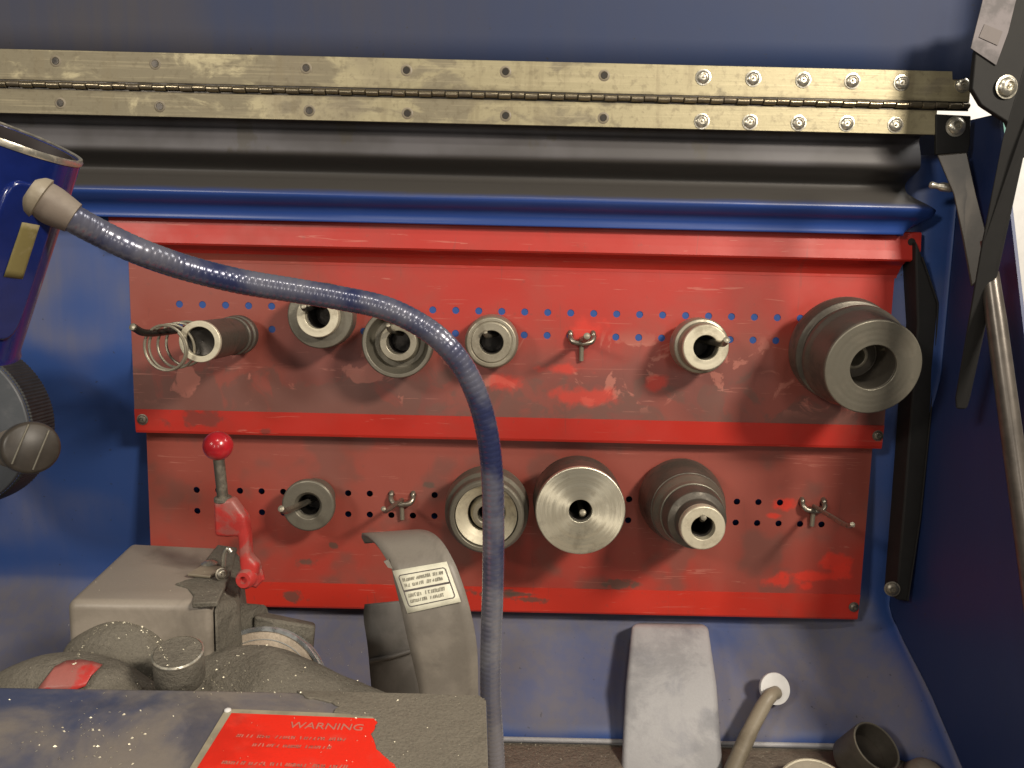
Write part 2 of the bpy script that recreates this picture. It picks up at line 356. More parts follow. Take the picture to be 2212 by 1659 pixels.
M_warn = dusty('red_warning_plate', (0.80, 0.028, 0.012), (0.66, 0.09, 0.06), lo=0.45, hi=0.75, scale=22, upw=0.0, grain=0.03, rough=0.4)
M_warntxt = plain('faded_warning_letters', (0.56, 0.17, 0.12), 0.6)
M_warntop = plain('worn_pale_letters', (0.50, 0.18, 0.13), 0.6)
M_alframe = plain('pale_plate_border', (0.42, 0.38, 0.27), 0.45, 0.2)
M_silver = plain('dusty_silver_tape', (0.15, 0.13, 0.135), 0.6, 0, 0, 0.5)
M_tape = plain('brown_tape_patch', (0.12, 0.10, 0.095), 0.6)
M_white = plain('white_enamel', (0.66, 0.65, 0.64), 0.4, 0, 0, 0.06)
M_whall = plain('white_room_paint', (0.80, 0.76, 0.70), 0.7, 0, 0, 0.05)
M_green = plain('pale_green_panel', (0.22, 0.42, 0.36), 0.6)
M_ring = metal('bright_pulley_rim', (0.62, 0.66, 0.68), (0.35, 0.36, 0.36), 0.25, 50)

# ------------------------------------------------------------------ cabinet
cab = thing('machine_cabinet', 'blue sheet metal machine cabinet with open lid, dusty back wall and rounded valance', 'cabinet', (0, 0.06, -0.5))
XR = 0.462
def wall_y(z):
    if z > 0.03: return 0.0016
    if z > -0.05: return 0.0016+0.030*((0.03-z)/0.08)**1.5
    return 0.0316+0.034*min(1, (-0.05-z)/0.2)
# back wall, rounded right corner, apron slope below
zs = [0.26-0.01*i for i in range(int((0.26+0.275)/0.01)+1)]
ylow = wall_y(zs[-1]); zl = zs[-1]
edge = PZ(1350, 1602, -0.40); 
prof = [(z, wall_y(z)) for z in zs]
# the apron runs forward and down to the edge of the tray
E_y, E_z = -0.075, P(1350, 1602, -0.075).z
for i in range(1, 9):
    t = i/8; e = t*t*(3-2*t)*0.35+t*0.65
    prof.append((zl+(E_z-zl)*(t**0.85), ylow+(E_y-ylow)*e))
def rows_along(prof, x0, xr, rad, n=8):
    rows = []
    rad0 = rad
    for (z, y) in prof:
        rad = rad0+0.055*min(1, max(0, (-0.262-z)/0.05))
        row = [Vector((x0+(xr-rad-x0)*i/30, y, z)) for i in range(31)]
        for k in range(1, n+1):
            a = math.pi/2*k/n; row.append(Vector((xr-rad+rad*math.sin(a), y-rad+rad*math.cos(a), z)))
        rows.append(row)
    return rows
MB().grid(rows_along(prof, -0.80, XR, 0.045)).build('back_wall', M_blue, cab, smooth=180, solid=0.0015, off=1)
# tray edge lip and floor
lipm = MB(); lipm.tube([Vector((-0.8, E_y, E_z)), Vector((XR-0.05, E_y, E_z))], 0.0028, 10)
lipm.build('tray_lip', M_post, cab)
MB().add([(-0.8, E_y-0.002, E_z-0.003), (XR, E_y-0.002, E_z-0.003), (XR, -0.7, E_z-0.05), (-0.8, -0.7, E_z-0.05)], [(0, 1, 2, 3)]).build('chip_tray', M_tray, cab, solid=0.002)
# side wall with slanting front edge; unseen lower front extended to shade the apron
def SW(px, py): return PX(px, py, XR)
zt = 0.27
f_top = SW(2158, 245); f_mid = SW(2214, 740)
sidepts = [Vector((XR, -0.02, 0.29)), Vector((XR, f_top.y, f_top.z)), Vector((XR, f_mid.y, f_mid.z)), Vector((XR, -0.21, -0.12)), Vector((XR, -0.36, -0.17)), Vector((XR, -0.42, -0.60)), Vector((XR, 0.06, -0.60)), Vector((XR, 0.06, 0.29))]
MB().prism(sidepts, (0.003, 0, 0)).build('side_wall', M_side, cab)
# rounded valance under the hinge
VY = [(268, -0.064), (274, -0.050), (286, -0.0475), (300, -0.050), (322, -0.0535), (340, -0.054), (352, -0.048), (366, -0.034), (380, -0.026), (394, -0.029), (406, -0.038), (418, -0.046), (427, -0.0495), (436, -0.0485), (448, -0.0425), (458, -0.0355), (468, -0.0320), (478, -0.0312), (487, -0.0312), (488.5, -0.0285), (488.5, -0.016), (487, 0.004)]
vp = [(P(1106, py, y).z, y) for py, y in VY]
vs = smoothpath([Vector((0, y, z)) for z, y in vp], 4)
xl, xr = -0.80, P(1976, 450, -0.050).x
rows = []
for v in vs:
    zz = [P(1106, q, -0.05).z for q in (392, 432, 446, 489)]
    if v.z > zz[0]: fr = 0.0
    elif v.z > zz[1]: fr = 0.026*(zz[0]-v.z)/(zz[0]-zz[1])
    elif v.z > zz[2]: fr = 0.026
    else: fr = 0.026-0.030*min(1, (zz[2]-v.z)/(zz[2]-zz[3]))
    row = [Vector((xl+(xr-xl)*i/24, v.y, v.z)) for i in range(25)]
    row += [Vector((xr+fr*0.6, v.y+0.001, v.z)), Vector((xr+fr, v.y+0.006, v.z)), Vector((xr+fr+0.001, 0.006, v.z))]
    rows.append(row)
MB().grid(rows).build('valance', M_roll, cab, smooth=180, solid=0.0012, off=1)
# lid leaf above the hinge
zh = P(1106, 131, -0.07).z
lx = P(2105, 80, -0.066).x
lid = MB(); rws = []
for j in range(9):
    t = j/8; z = zh-0.008+0.26*t
    row = [Vector((-0.8+(lx-0.03+0.8)*i/24, -0.0665+0.004*math.sin(i*0.9+j), z)) for i in range(25)] if False else [Vector((-0.8+(lx-0.03+0.8)*i/24, -0.0665-0.012*t, z)) for i in range(25)]
    for k in range(1, 7):
        a = math.pi/2*k/6; row.append(Vector((lx-0.03+0.03*math.sin(a), -0.0665-0.012*t-0.03+0.03*math.cos(a), z)))
    rws.append(row)
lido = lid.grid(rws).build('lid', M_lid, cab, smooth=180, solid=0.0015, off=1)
# hinge
HY = -0.070
def HP(px, py, dy=0): return P(px, py, HY+dy)
def hz(py): return P(1106, py, HY).z
ztop, zbar, zbot = hz(131), hz(207), hz(270)
hx0 = -0.62; hx1 = HP(2096, 200).x; hx2 = HP(2022, 270).x
hinge = MB().box(((hx0+hx1)/2, HY+0.001, (ztop+zbar+0.0042)/2), hx1-hx0, 0.002, ztop-zbar-0.0045).build('piano_hinge', M_hinge, cab, bevel=0.0003, seg=1)
MB().box(((hx0+hx2)/2, HY+0.001, (zbot+zbar-0.0042)/2), hx2-hx0, 0.002, zbar-zbot-0.0045).build('hinge_leaf', M_hinge, hinge, bevel=0.0003, seg=1)
kb = MB(); pitch = 0.0131; x = hx0; i = 0
while x < hx1-0.004:
    w_ = min(pitch, hx1-x)
    z = zbar+(0.0003 if i % 2 else -0.0003)
    r = 0.0030 if i % 2 == 0 else 0.0028
    kb.lathe((x+0.0003, HY-0.001, z), (1, 0, 0), [(0, r-0.0007), (0.0007, r), (w_-0.0012, r), (w_-0.0006, r-0.0007)], 16)
    x += pitch; i += 1
kb.build('hinge_barrel', M_barrel, hinge)
gp = MB().box(((hx0+hx1)/2, HY+0.0012, zbar), hx1-hx0, 0.0012, 0.0084).build('hinge_gap_shade', M_bore, hinge)  # flat black strip behind the barrel stands in for the shadowed gap
def holecup(p, r):                       # countersunk screw hole: bright rim, black middle
    m1 = MB(); m1.lathe(p+Vector((0, 0.0002, 0)), (0, -1, 0), [(0, r*1.45), (0.0006, r*1.2), (0.0007, r*0.95), (0.0001, r*0.8)], 20)
    a = m1.build('screw_dimple', M_rod, hinge)
    m2 = MB().lathe(p+Vector((0, -0.0004, 0)), (0, -1, 0), [(0, r*0.8), (0.0002, r*0.78)], 16)
    m2.build('screw_hole', M_bore, a)
for px, py in [(120, 132), (335, 138), (661, 147), (878, 152), (1092, 155), (1305, 163), (130, 223), (345, 230), (668, 239), (880, 245), (1092, 250), (1303, 255)]:
    holecup(HP(px, py), 0.0042)
def bolt(p, r, parent, axis=(0, -1, 0), mat=None, name='bolt', h=0.55):
    m = MB(); m.lathe(p, axis, [(0, r*1.25), (0.0006, r*1.25), (0.0008, r), (r*h*0.6, r*0.98), (r*h, r*0.75), (r*h*1.1, r*0.5), (r*h*0.7, r*0.42), (r*h*0.7, r*0.2), (r*h*1.2, r*0.15), (r*h*1.25, 0)], 24)
    return m.build(name, mat or M_bolt, parent)
for px, py in [(1519, 167), (1627, 170), (1735, 173), (1841, 175), (1947, 179), (2079, 183), (1516, 262), (1620, 264), (1725, 266), (1829, 267), (1934, 270)]:
    bolt(HP(px, py), 0.0062, hinge)

# ------------------------------------------------------------------ perforated panels
def perforated(mb, x0, x1, ztop_, zbot_, hx, rowz, y, r, pitch=0.0254):
    xe = [x0]+[hx[0]-pitch/2+pitch*i for i in range(len(hx)+1)]+[x1]
    h = pitch/2; ze = [ztop_, rowz[0]+h, rowz[0]-h, rowz[1]-h, zbot_]
    for j in range(4):
        for i in range(len(xe)-1):
            a, b, t, bo = xe[i], xe[i+1], ze[j], ze[j+1]
            if j in (1, 2) and 0 < i < len(xe)-2:
                cx, cz = (a+b)/2, (t+bo)/2
                cs = [Vector((b, y, t)), Vector((a, y, t)), Vector((a, y, bo)), Vector((b, y, bo))]
                ci = [Vector((cx+r*math.cos(math.pi/4+k*math.pi/8), y, cz+r*math.sin(math.pi/4+k*math.pi/8))) for k in range(16)]
                mb.add(cs+ci, [(s_, (s_+1) % 4)+tuple(4+(4*s_+4-q) % 16 for q in range(5)) for s_ in range(4)])
            else:
                mb.add([Vector((a, y, t)), Vector((b, y, t)), Vector((b, y, bo)), Vector((a, y, bo))], [(0, 1, 2, 3)])
def strip(mb, x0, x1, pts, xs=None):
    for k in range(len(pts)-1):
        (y0, z0), (y1, z1) = pts[k], pts[k+1]
        a0, a1 = (x0, x1) if xs is None else xs[k]; b0, b1 = (x0, x1) if xs is None else xs[k+1]
        mb.add([Vector((a0, y0, z0)), Vector((a1, y0, z0)), Vector((b1, y1, z1)), Vector((b0, y1, z1))], [(0, 1, 2, 3)])
UX0, UX1 = -0.4235, 0.4265
h1 = P(388, 657, 0); hx = [h1.x+0.02562*i for i in range(28)]
up_t = thing('tool_panel', 'upper red perforated tool panel under the blue valance, pinkish dust on its face', 'tool panel', (0, 0.006, -0.066), 'red tool panels')
m = MB()
perforated(m, UX0, UX1, 0.128, -0.0375, hx, [h1.z, h1.z-0.0256], 0, 0.0040, 0.02562)
zf0, zf1 = P(1106, 484, -0.02).z, P(1106, 543, -0.024).z
FX0, FX1 = P(235, 467, -0.02).x, P(1990, 506, -0.02).x
strip(m, UX0, UX1, [(-0.0005, 0.1315), (-0.0003, 0.128)]); 
strip(m, UX0, UX1, [(-0.019, zf1+0.0005), (-0.010, zf1-0.0045), (-0.003, 0.1345), (-0.0005, 0.1315)])
m.build('panel_sheet', M_redU, up_t, smooth=0, solid=0.0012, off=0)
m = MB()
strip(m, UX0, UX1, [(-0.0008, -0.0375), (0.001, -0.062), (0.002, -0.0645), (0.016, -0.0655)])
m.build('panel_lip', M_redU, up_t, smooth=0, solid=0.0012, off=0)
m = MB()
c9 = 0.010
strip(m, 0, 0, [(-0.002, zf0+0.002), (-0.018, zf0+0.001), (-0.0200, zf0), (-0.0215, zf1+0.010), (-0.0225, zf1+0.001), (-0.021, zf1-0.0005), (-0.018, zf1)], xs=[(FX0, FX1)]*4+[(FX0+c9*0.8, FX1-c9*0.8), (FX0+c9, FX1-c9), (FX0+c9, FX1-c9)])
m.build('panel_flange', M_redU, up_t, smooth=0, solid=0.0012, off=0)
hp = P(1969, 523, -0.0212)
MB().lathe(hp+Vector((0, 0.0002, 0)), (0, -1, 0), [(0, 0.0042), (0.0006, 0.0041)], 20).build('mounting_hole', M_bore, up_t)
for px, py in [(308, 906), (1896, 941)]:
    bolt(P(px, py, -0.0005), 0.0050, up_t, mat=M_nutd, name='panel_screw')
for px, py in [(297, 858), (297, 863)]:
    pass
h2 = P(425, 1058, 0.02); hx2_ = [h2.x+0.0254*i for i in range(30)]
lo_t = thing('tool_panel', 'lower red perforated tool panel set back beneath the upper one', 'tool panel', (0, 0.03, -0.28), 'red tool panels')
LX0, LX1 = P(323, 1100, 0.02).x, P(1868, 1160, 0.02).x
m = MB(); ZL = -0.2465
perforated(m, LX0, LX1, -0.055, ZL, hx2_, [h2.z, h2.z-0.0254], 0.02, 0.0038)
m.build('panel_sheet', M_redL, lo_t, smooth=0, solid=0.0012, off=0)
m = MB(); zb = P(1106, 1323, 0.02).z
strip(m, LX0, LX1, [(0.0195, ZL), (0.0215, zb+0.002), (0.0225, zb), (0.034, zb-0.0005)])
m.build('panel_lip', M_redL, lo_t, smooth=0, solid=0.0012, off=0)
bolt(P(1844, 1311, 0.019), 0.0048, lo_t, mat=M_nutd, name='panel_screw')

# ------------------------------------------------------------------ hooks and adapters
AX = Vector((0, -1, 0))
def hook(base, tip, ytip, label, yb=0.0, mat=None, r=0.0026, plate=True, rise=0.004, group='steel peg hooks on the red panels'):
    b = P(base[0], base[1], yb-0.006); t = P(tip[0], tip[1], ytip)
    th_ = thing('peg_hook', label, 'hook', Vector((b.x, yb, b.z)), group)
    mat = mat or M_hook
    d = t-b
    path = smoothpath([b, b+d*0.45+Vector((0, 0, -0.002)), b+d*0.86+Vector((0, 0, -rise)), t], 8)
    MB().tube(path, r, 12).build('hook_arm', mat, th_)
    MB().lathe(path[-1]-(path[-1]-path[-2]).normalized()*0.001, (path[-1]-path[-2]), [(0, r*1.02), (0.0012, r*0.95), (0.002, r*0.5), (0.0022, 0)], 12).build('arm_tip', M_steel, th_)
    if plate:
        w_ = 0.0254
        pp = [b+Vector((-w_/2, 0.004, 0.004)), b+Vector((-w_/2, 0.0, 0.001)), b+Vector((-w_*0.36, -0.003, -0.003)), b+Vector((0, -0.004, -0.0042)), b+Vector((w_*0.36, -0.003, -0.003)), b+Vector((w_/2, 0.0, 0.001)), b+Vector((w_/2, 0.004, 0.004))]
        MB().tube(smoothpath(pp, 5), 0.0031, 12).build('hook_crossbar', M_hook, th_)
        for s_ in (-1, 1):
            MB().tube(smoothpath([b+Vector((s_*w_/2, 0.003, 0.003)), b+Vector((s_*w_/2, 0.003, 0.006)), b+Vector((s_*w_/2, 0.010, 0.008))], 4), 0.0031, 12).build('hook_prong', M_hook, th_)
        MB().tube([b+Vector((0, -0.001, -0.004)), b+Vector((0, 0.001, -0.012)), b+Vector((0.0003, 0.0025, -0.024))], 0.0027, 12).build('hook_stem', M_steel, th_)
    return th_
def adapter(name, label, cat, front, yf, parts, axis=AX, group='lathe adapters hanging on the hooks', n=72):
    """parts: (part_name, material, closed profile [(distance behind front face, radius in metres)])"""
    c = P(front[0], front[1], yf); a = Vector(axis).normalized()
    th_ = thing(name, label, cat, c-a*0.02, group)
    for nm, mat, pr in parts:
        if len(pr) > 4 or mat in (M_face, M_msteel):       # fine turning marks
            q_ = []
            for (t0, r0_), (t1, r1_) in zip(pr, pr[1:]+pr[:1]):
                q_.append((t0, r0_)); L = math.hypot(t1-t0, r1_-r0_)
                if L > 0.006 and max(r0_, r1_) > 0.011:
                    for k_ in range(1, int(L/0.0014)):
                        u = k_/int(L/0.0014); j_ = random.uniform(-1, 1)*0.00009
                        q_.append((t0+(t1-t0)*u+abs(r1_-r0_)/L*j_, r0_+(r1_-r0_)*u+abs(t1-t0)/L*j_))
            pr = q_
        mb = MB().lathe(c, -a, pr, n, close=True); o = mb.build(nm, mat, th_, smooth=35)
        # keep the object origin on the axis for turned faces
        if mat is M_alu:
            o.location = a*0.02
            for v in o.data.vertices: v.co -= a*0.02
        q = o.modifiers.new('bevel', 'BEVEL'); q.width = 0.0006; q.segments = 2; q.limit_method = 'ANGLE'; q.angle_limit = R(35)
    return th_
def r_at(px, front, yf): return M(px, P(front[0], front[1], yf))

# a: long sleeve far left on the upper panel
F = (431, 738); y = -0.125; r = lambda k: r_at(k, F, y)
adapter('sleeve', 'long dark tubular sleeve with pale end ring, leftmost on the upper panel', 'sleeve', F, y,
        [('end_ring', M_face, [(0, r(32)), (0, r(45)), (0.004, r(45.5)), (0.004, r(32))]),
         ('tube_body', M_dsteel, [(0.0042, r(31.5)), (0.0042, r(44.5)), (0.075, r(44.5)), (0.076, r(42)), (0.085, r(42)), (0.086, r(47)), (0.093, r(47)), (0.094, r(43)), (0.098, r(43)), (0.099, r(48.5)), (0.108, r(48.5)), (0.108, r(31.5))]),
         ('bore_shade_disc', M_bore, [(0.008, 0.0001), (0.0072, r(20)), (0.006, r(31.4)), (0.020, r(31.4)), (0.020, 0.0001)])])  # black disc near the mouth stands in for the shade inside the sleeve
hook((500, 705), (286, 706), -0.150, 'black hook whose tip pokes out left of the coil spring', mat=M_black, r=0.0036, plate=False, rise=0.006)
# coil spring hanging on the same hook
sp0 = P(355, 752, -0.132); sp1 = P(412, 740, -0.088)
ax = (sp1-sp0); e1 = ax.normalized().orthogonal().normalized(); e2 = ax.normalized().cross(e1)
pts = []
R_s = M(49, sp0); turns = 4.2
for i in range(int(turns*48)+1):
    t = i/(turns*48); a = 2*math.pi*turns*t
    tt = t if t > 0.22 else t*0.35+0.0
    tt = 0.0 + (t*0.25 if t < 0.3 else 0.075+(t-0.3)/0.7*0.925)
    pts.append(sp0+ax*tt+(e1*math.cos(a)+e2*math.sin(a))*R_s)
tag(MB().tube(pts, 0.00135, 8).build('coil_spring', M_steel), 'loose wire coil spring hanging beside the long sleeve', 'spring')
# b
F = (685.5, 683.4); y = -0.055; r = lambda k: r_at(k, F, y)
adapter('adapter', 'dark round adapter with bright cream front ring, just under the blue hose bend', 'adapter', F, y,
        [('front_ring', M_face, [(0, r(27)), (0, r(45)), (0.002, r(46)), (0.010, r(46)), (0.010, r(27))]),
         ('flange', M_msteel, [(0.010, r(46.2)), (0.011, r(70)), (0.013, r(72)), (0.030, r(73)), (0.050, r(60)), (0.050, r(28)), (0.0102, r(28))]),
         ('bore_wall', M_bore, [(0.011, r(26)), (0.011, r(27.8)), (0.048, r(27.8)), (0.048, 0.0001), (0.045, 0.0001), (0.045, r(26))])])
hook((700, 650), (655, 660), -0.066, 'dark hook crossing the bore of the cream ringed adapter', plate=False, mat=M_black, r=0.0036)
# c
F = (857.7, 741.4); y = -0.055; r = lambda k: r_at(k, F, y)
adapter('adapter', 'cup shaped grey adapter with recessed hub, partly behind the hose on the upper panel', 'adapter', F, y,
        [('cup', M_msteel, [(0, r(67)), (0, r(75)), (0.002, r(77)), (0.020, r(77)), (0.048, r(60)), (0.048, r(26)), (0.022, r(26)), (0.022, r(56)), (0.018, r(61))]),
         ('hub', M_steel, [(0.008, r(26)), (0.008, r(40)), (0.011, r(42)), (0.0218, r(46)), (0.0218, r(26))]),
         ('bore_wall', M_bore, [(0.023, r(24.5)), (0.023, r(25.9)), (0.047, r(25.9)), (0.047, 0.0001), (0.044, 0.0001), (0.044, r(24.5))])])
hook((870, 722), (838, 702), -0.068, 'worn hook curling inside the cup shaped adapter', plate=False)
# d
F = (1061.5, 740); y = -0.040; r = lambda k: r_at(k, F, y)
adapter('adapter', 'plain worn ring adapter right of the hose in the middle of the upper panel', 'adapter', F, y,
        [('ring_body', M_steel, [(0, r(26)), (0, r(43)), (0.0015, r(45)), (0.0005, r(46)), (0.0005, r(53)), (0.003, r(57)), (0.012, r(59)), (0.034, r(59)), (0.034, r(26))]),
         ('bore_wall', M_bore, [(0.010, r(24.5)), (0.010, r(25.9)), (0.033, r(25.9)), (0.033, 0.0001), (0.031, 0.0001), (0.031, r(24.5))])])
hook((1075, 722), (1048, 717), -0.046, 'small hook tip seen in the bore of the plain ring adapter', plate=False)
# f
F = (1525, 751); y = -0.058; r = lambda k: r_at(k, F, y)
adapter('adapter', 'small stepped adapter with pale face, second from right on the upper panel', 'adapter', F, y,
        [('front_face', M_face, [(0, r(27)), (0, r(48)), (0.0015, r(50)), (0.004, r(50)), (0.004, r(27))]),
         ('flange', M_steel, [(0.0042, r(27)), (0.0042, r(48)), (0.018, r(53)), (0.019, r(60)), (0.022, r(62)), (0.040, r(62)), (0.045, r(56)), (0.045, r(27))]),
         ('bore_wall', M_bore, [(0.012, r(25.5)), (0.012, r(26.9)), (0.044, r(26.9)), (0.044, 0.0001), (0.042, 0.0001), (0.042, r(25.5))])])
hook((1510, 735), (1570, 734), -0.088, 'blue tipped hook sticking out right of the small stepped adapter', mat=M_hook, r=0.0034, plate=False)
# g: big spool, drooping a little
F = (1887, 794); y = -0.108; r = lambda k: r_at(k, F, y)
adapter('drum_adapter', 'largest spool shaped steel adapter at the right end of the upper panel', 'adapter', F, y,
        [('front_face', M_msteel, [(0, r(50)), (0, r(103)), (0.001, r(105)), (0.003, r(105.5)), (0.003, r(50))]),
         ('drum_body', M_dsteel, [(0.0032, r(50)), (0.0032, r(105)), (0.022, r(108)), (0.034, r(112)), (0.040, r(118)), (0.044, r(119)), (0.046, r(117)), (0.050, r(108)), (0.058, r(108)), (0.060, r(121)), (0.075, r(124)), (0.082, r(122)), (0.088, r(108)), (0.088, r(30)), (0.045, r(30)), (0.045, r(50))]),
         ('bore_ring', M_steel, [(0.046, r(20)), (0.042, r(22)), (0.042, r(29)), (0.046, r(31)), (0.080, r(31)), (0.080, r(20))]),
         ('bore_shade_disc', M_bore, [(0.078, 0.0001), (0.076, r(21)), (0.079, r(21)), (0.0795, 0.0001)])], axis=Vector((0.0, -1, -0.17)), n=96)  # black disc at the bore's end stands in for its dark depth
hook((1870, 757), (1921, 741), -0.10, 'hook tip catching the light inside the largest adapter', plate=False, mat=M_steel)
# h
F = (665, 1093); y = -0.020; r = lambda k: r_at(k, F, y)
adapter('adapter', 'flat grey ring adapter hanging alone at the left of the lower panel', 'adapter', F, y,
        [('ring_body', M_msteel, [(0, r(30)), (0, r(54)), (0.0015, r(57)), (0.008, r(57)), (0.012, r(48)), (0.036, r(44)), (0.036, r(24)), (0.004, r(24))]),
         ('bore_wall', M_bore, [(0.006, r(22.5)), (0.006, r(23.9)), (0.035, r(23.9)), (0.035, 0.0001), (0.033, 0.0001), (0.033, r(22.5))])])
hook((680, 1078), (607, 1099), -0.085, 'silver tipped hook reaching left out of the flat ring adapter', yb=0.02, plate=False, r=0.0034)
# j
F = (1050, 1117); y = -0.062; r = lambda k: r_at(k, F, y)
adapter('cup_adapter', 'wide cup adapter with polished dished inside behind the hose on the lower panel', 'adapter', F, y,
        [('cup_shell', M_msteel, [(0, r(69)), (0, r(78)), (0.002, r(82)), (0.012, r(84)), (0.016, r(92)), (0.040, r(95)), (0.070, r(80)), (0.070, r(20)), (0.030, r(20)), (0.030, r(68))]),
         ('dished_face', M_face, [(0.004, r(67)), (0.016, r(42)), (0.020, r(41)), (0.024, r(66)), (0.018, r(68.5))]),
         ('hub', M_steel, [(0.010, r(20)), (0.010, r(30)), (0.013, r(34)), (0.030, r(40)), (0.030, r(20))]),
         ('bore_wall', M_bore, [(0.0185, r(17)), (0.0185, r(19.9)), (0.068, r(19.9)), (0.068, 0.0001), (0.065, 0.0001), (0.065, r(17))])])
# k
F = (1254, 1104); y = -0.072; r = lambda k: r_at(k, F, y)
adapter('disc_adapter', 'shiny turned aluminium disc adapter with small centre hole', 'adapter', F, y,
        [('turned_face', M_alu, [(0, r(25)), (0, r(96)), (0.0012, r(97.5)), (0.006, r(97.5)), (0.006, r(25))]),
         ('disc_body', M_dsteel, [(0.0062, r(25)), (0.0062, r(97)), (0.030, r(100)), (0.050, r(100)), (0.054, r(60)), (0.085, r(55)), (0.085, r(25))]),
         ('bore_wall', M_bore, [(0.0065, r(23)), (0.0065, r(24.9)), (0.08, r(24.9)), (0.08, 0.0001), (0.078, 0.0001), (0.078, r(23))])])
hook((1250, 1072), (1259, 1107), -0.068, 'hook end seen inside the centre hole of the shiny disc', yb=0.02, plate=False, r=0.0034, mat=M_steel)
# l
F = (1519, 1141); y = -0.100; r = lambda k: r_at(k, F, y)
adapter('stepped_adapter', 'dark cone stepped adapter narrowing to a bright nose ring on the lower panel', 'adapter', F, y,
        [('nose_ring', M_face, [(0, r(26)), (0, r(47)), (0.0015, r(49)), (0.010, r(49)), (0.010, r(26))]),
         ('cone_body', M_dsteel, [(0.0102, r(26)), (0.0102, r(49)), (0.022, r(52)), (0.026, r(66)), (0.044, r(72)), (0.045, r(26))]),
         ('step_ring', M_msteel, [(0.0452, r(30)), (0.0452, r(74)), (0.048, r(76)), (0.051, r(76)), (0.060, r(84)), (0.063, r(86)), (0.066, r(86)), (0.066, r(30))]),
         ('back_drum', M_dsteel, [(0.0662, r(30)), (0.0662, r(88)), (0.080, r(95)), (0.100, r(101)), (0.112, r(101)), (0.116, r(95)), (0.116, r(30))]),
         ('bore_wall', M_bore, [(0.012, r(24)), (0.012, r(25.9)), (0.110, r(25.9)), (0.110, 0.0001), (0.107, 0.0001), (0.107, r(24))])])
hook((1500, 1085), (1520, 1118), -0.104, 'hook tip resting on the nose ring of the stepped adapter', yb=0.02, plate=False, r=0.003)
# empty hooks
hook((1257, 733), (1268, 726), -0.070, 'empty double prong hook in the middle of the upper panel', rise=0.001, r=0.0036)
hook((868, 1080), (828, 1099), -0.075, 'empty double prong hook left of the curved grey guard top', yb=0.02, mat=M_hook)
hook((1758, 1094), (1842, 1133), -0.088, 'empty double prong hook with long arm at the lower right panel corner', yb=0.02)

# ------------------------------------------------------------------ gooseneck lamp
lc = P(16, 290, -0.45)
lamp = thing('gooseneck_lamp', 'glossy blue work lamp head on a long bent blue gooseneck hose', 'lamp', P(1062, 1700, -0.34))
def CV(a, b, c): return rt*a+up*b-fw*c
lb_ = P(-118, 730, -0.4435); la = (lb_-lc).normalized()   # down the lamp body
rl = M(146, lc); LL = (lb_-lc).length
MB().lathe(lc, la, [(0.0012, rl-0.0022), (0, rl-0.001), (0.0004, rl), (LL*0.97, rl), (LL, rl+0.0012), (LL+0.001, rl), (LL, rl-0.002), (0.004, rl-0.0022)], 96, close=True).build('lamp_shade', M_lampblue, lamp)
MB().lathe(lc, la, [(0.0005, rl-0.0045), (0.0005, rl-0.0024), (0.03, rl-0.0024), (0.03, rl-0.0045)], 96, close=True).build('lamp_lining', M_lampin, lamp)
MB().lathe(lc+la*0.028, la, [(0, 0.0001), (0, rl-0.0025), (0.002, rl-0.0025), (0.002, 0.0001)], 64, close=True).build('lamp_inner', M_lampin, lamp)
MB().lathe(lc, la, [(-0.0006, rl-0.0016), (-0.0012, rl), (0.0006, rl+0.0008), (0.0022, rl+0.0004), (0.0022, rl-0.0003)], 96, close=True).build('shade_rim', M_bolt, lamp)
def on_lamp(px, py, lift):
    d = ray(px, py).normalized(); o = CAM-lc
    dd = d-la*d.dot(la); oo = o-la*o.dot(la); A = dd.dot(dd); B = 2*dd.dot(oo); C_ = oo.dot(oo)-(rl+lift)**2
    t = (-B-math.sqrt(max(0, B*B-4*A*C_)))/(2*A); return CAM+d*t
# raised mount on the side with collar
cc = P(88, 432, -0.505); dirc = (P(150, 468, -0.47)-cc).normalized()
mc = lc+la*(LL*0.34)
side = la.cross(fw).normalized()
if side.dot(rt) < 0: side = -side
nrm = (on_lamp(52, 480, 0)-lc); nrm = (nrm-la*nrm.dot(la)).normalized(); tg = la.cross(nrm).normalized()
mb = MB(); q = lc+la*(LL*0.5)+nrm*(rl-0.004)
w2, h2_ = 0.014, LL*0.37
crn = []
for k in range(24):
    a = 2*math.pi*k/24; ca, sa = math.cos(a), math.sin(a)
    crn.append(q+tg*(math.copysign(abs(ca)**0.45, ca)*w2)+la*(math.copysign(abs(sa)**0.3, sa)*h2_))
mb.prism(crn, nrm*0.0055); mb.build('mount_plate', M_lampblue, lamp, bevel=0.0018, seg=4)
g0 = on_lamp(82, 427, -0.004); g2 = P(150, 466, g0.y+0.006)
gd = (g2-g0).normalized()
rg = M(49, g0)
MB().lathe(g0-gd*0.004, gd, [(0, rg*0.6), (0, rg*1.0), (0.003, rg*1.08), (0.006, rg*1.04), (0.0065, rg*0.93)], 40).build('collar_ring', M_rod, lamp)
L2 = (g2-g0).length
MB().lathe(g0+gd*0.002, gd, [(0, rg*0.9), (L2*0.35, rg*0.88), (L2*0.7, rg*0.80), (L2*1.0, rg*0.72), (L2*1.02, rg*0.6)], 40).build('collar', M_boot, lamp)
HPX = [(115, 449, g0.y+0.003), (150, 468, g0.y+0.006), (215, 503, g0.y+0.018), (300, 543, -0.43), (400, 578, -0.412), (520, 608, -0.398), (640, 628, -0.39), (740, 645, -0.385), (830, 665, -0.382), (905, 700, -0.380), (960, 742, -0.38), (1005, 800, -0.375), (1036, 870, -0.37), (1055, 950, -0.365), (1064, 1040, -0.36), (1066, 1140, -0.355), (1065, 1260, -0.35), (1061, 1380, -0.345), (1060, 1500, -0.34), (1066, 1600, -0.335), (1072, 1700, -0.33), (1076, 1800, -0.325)]
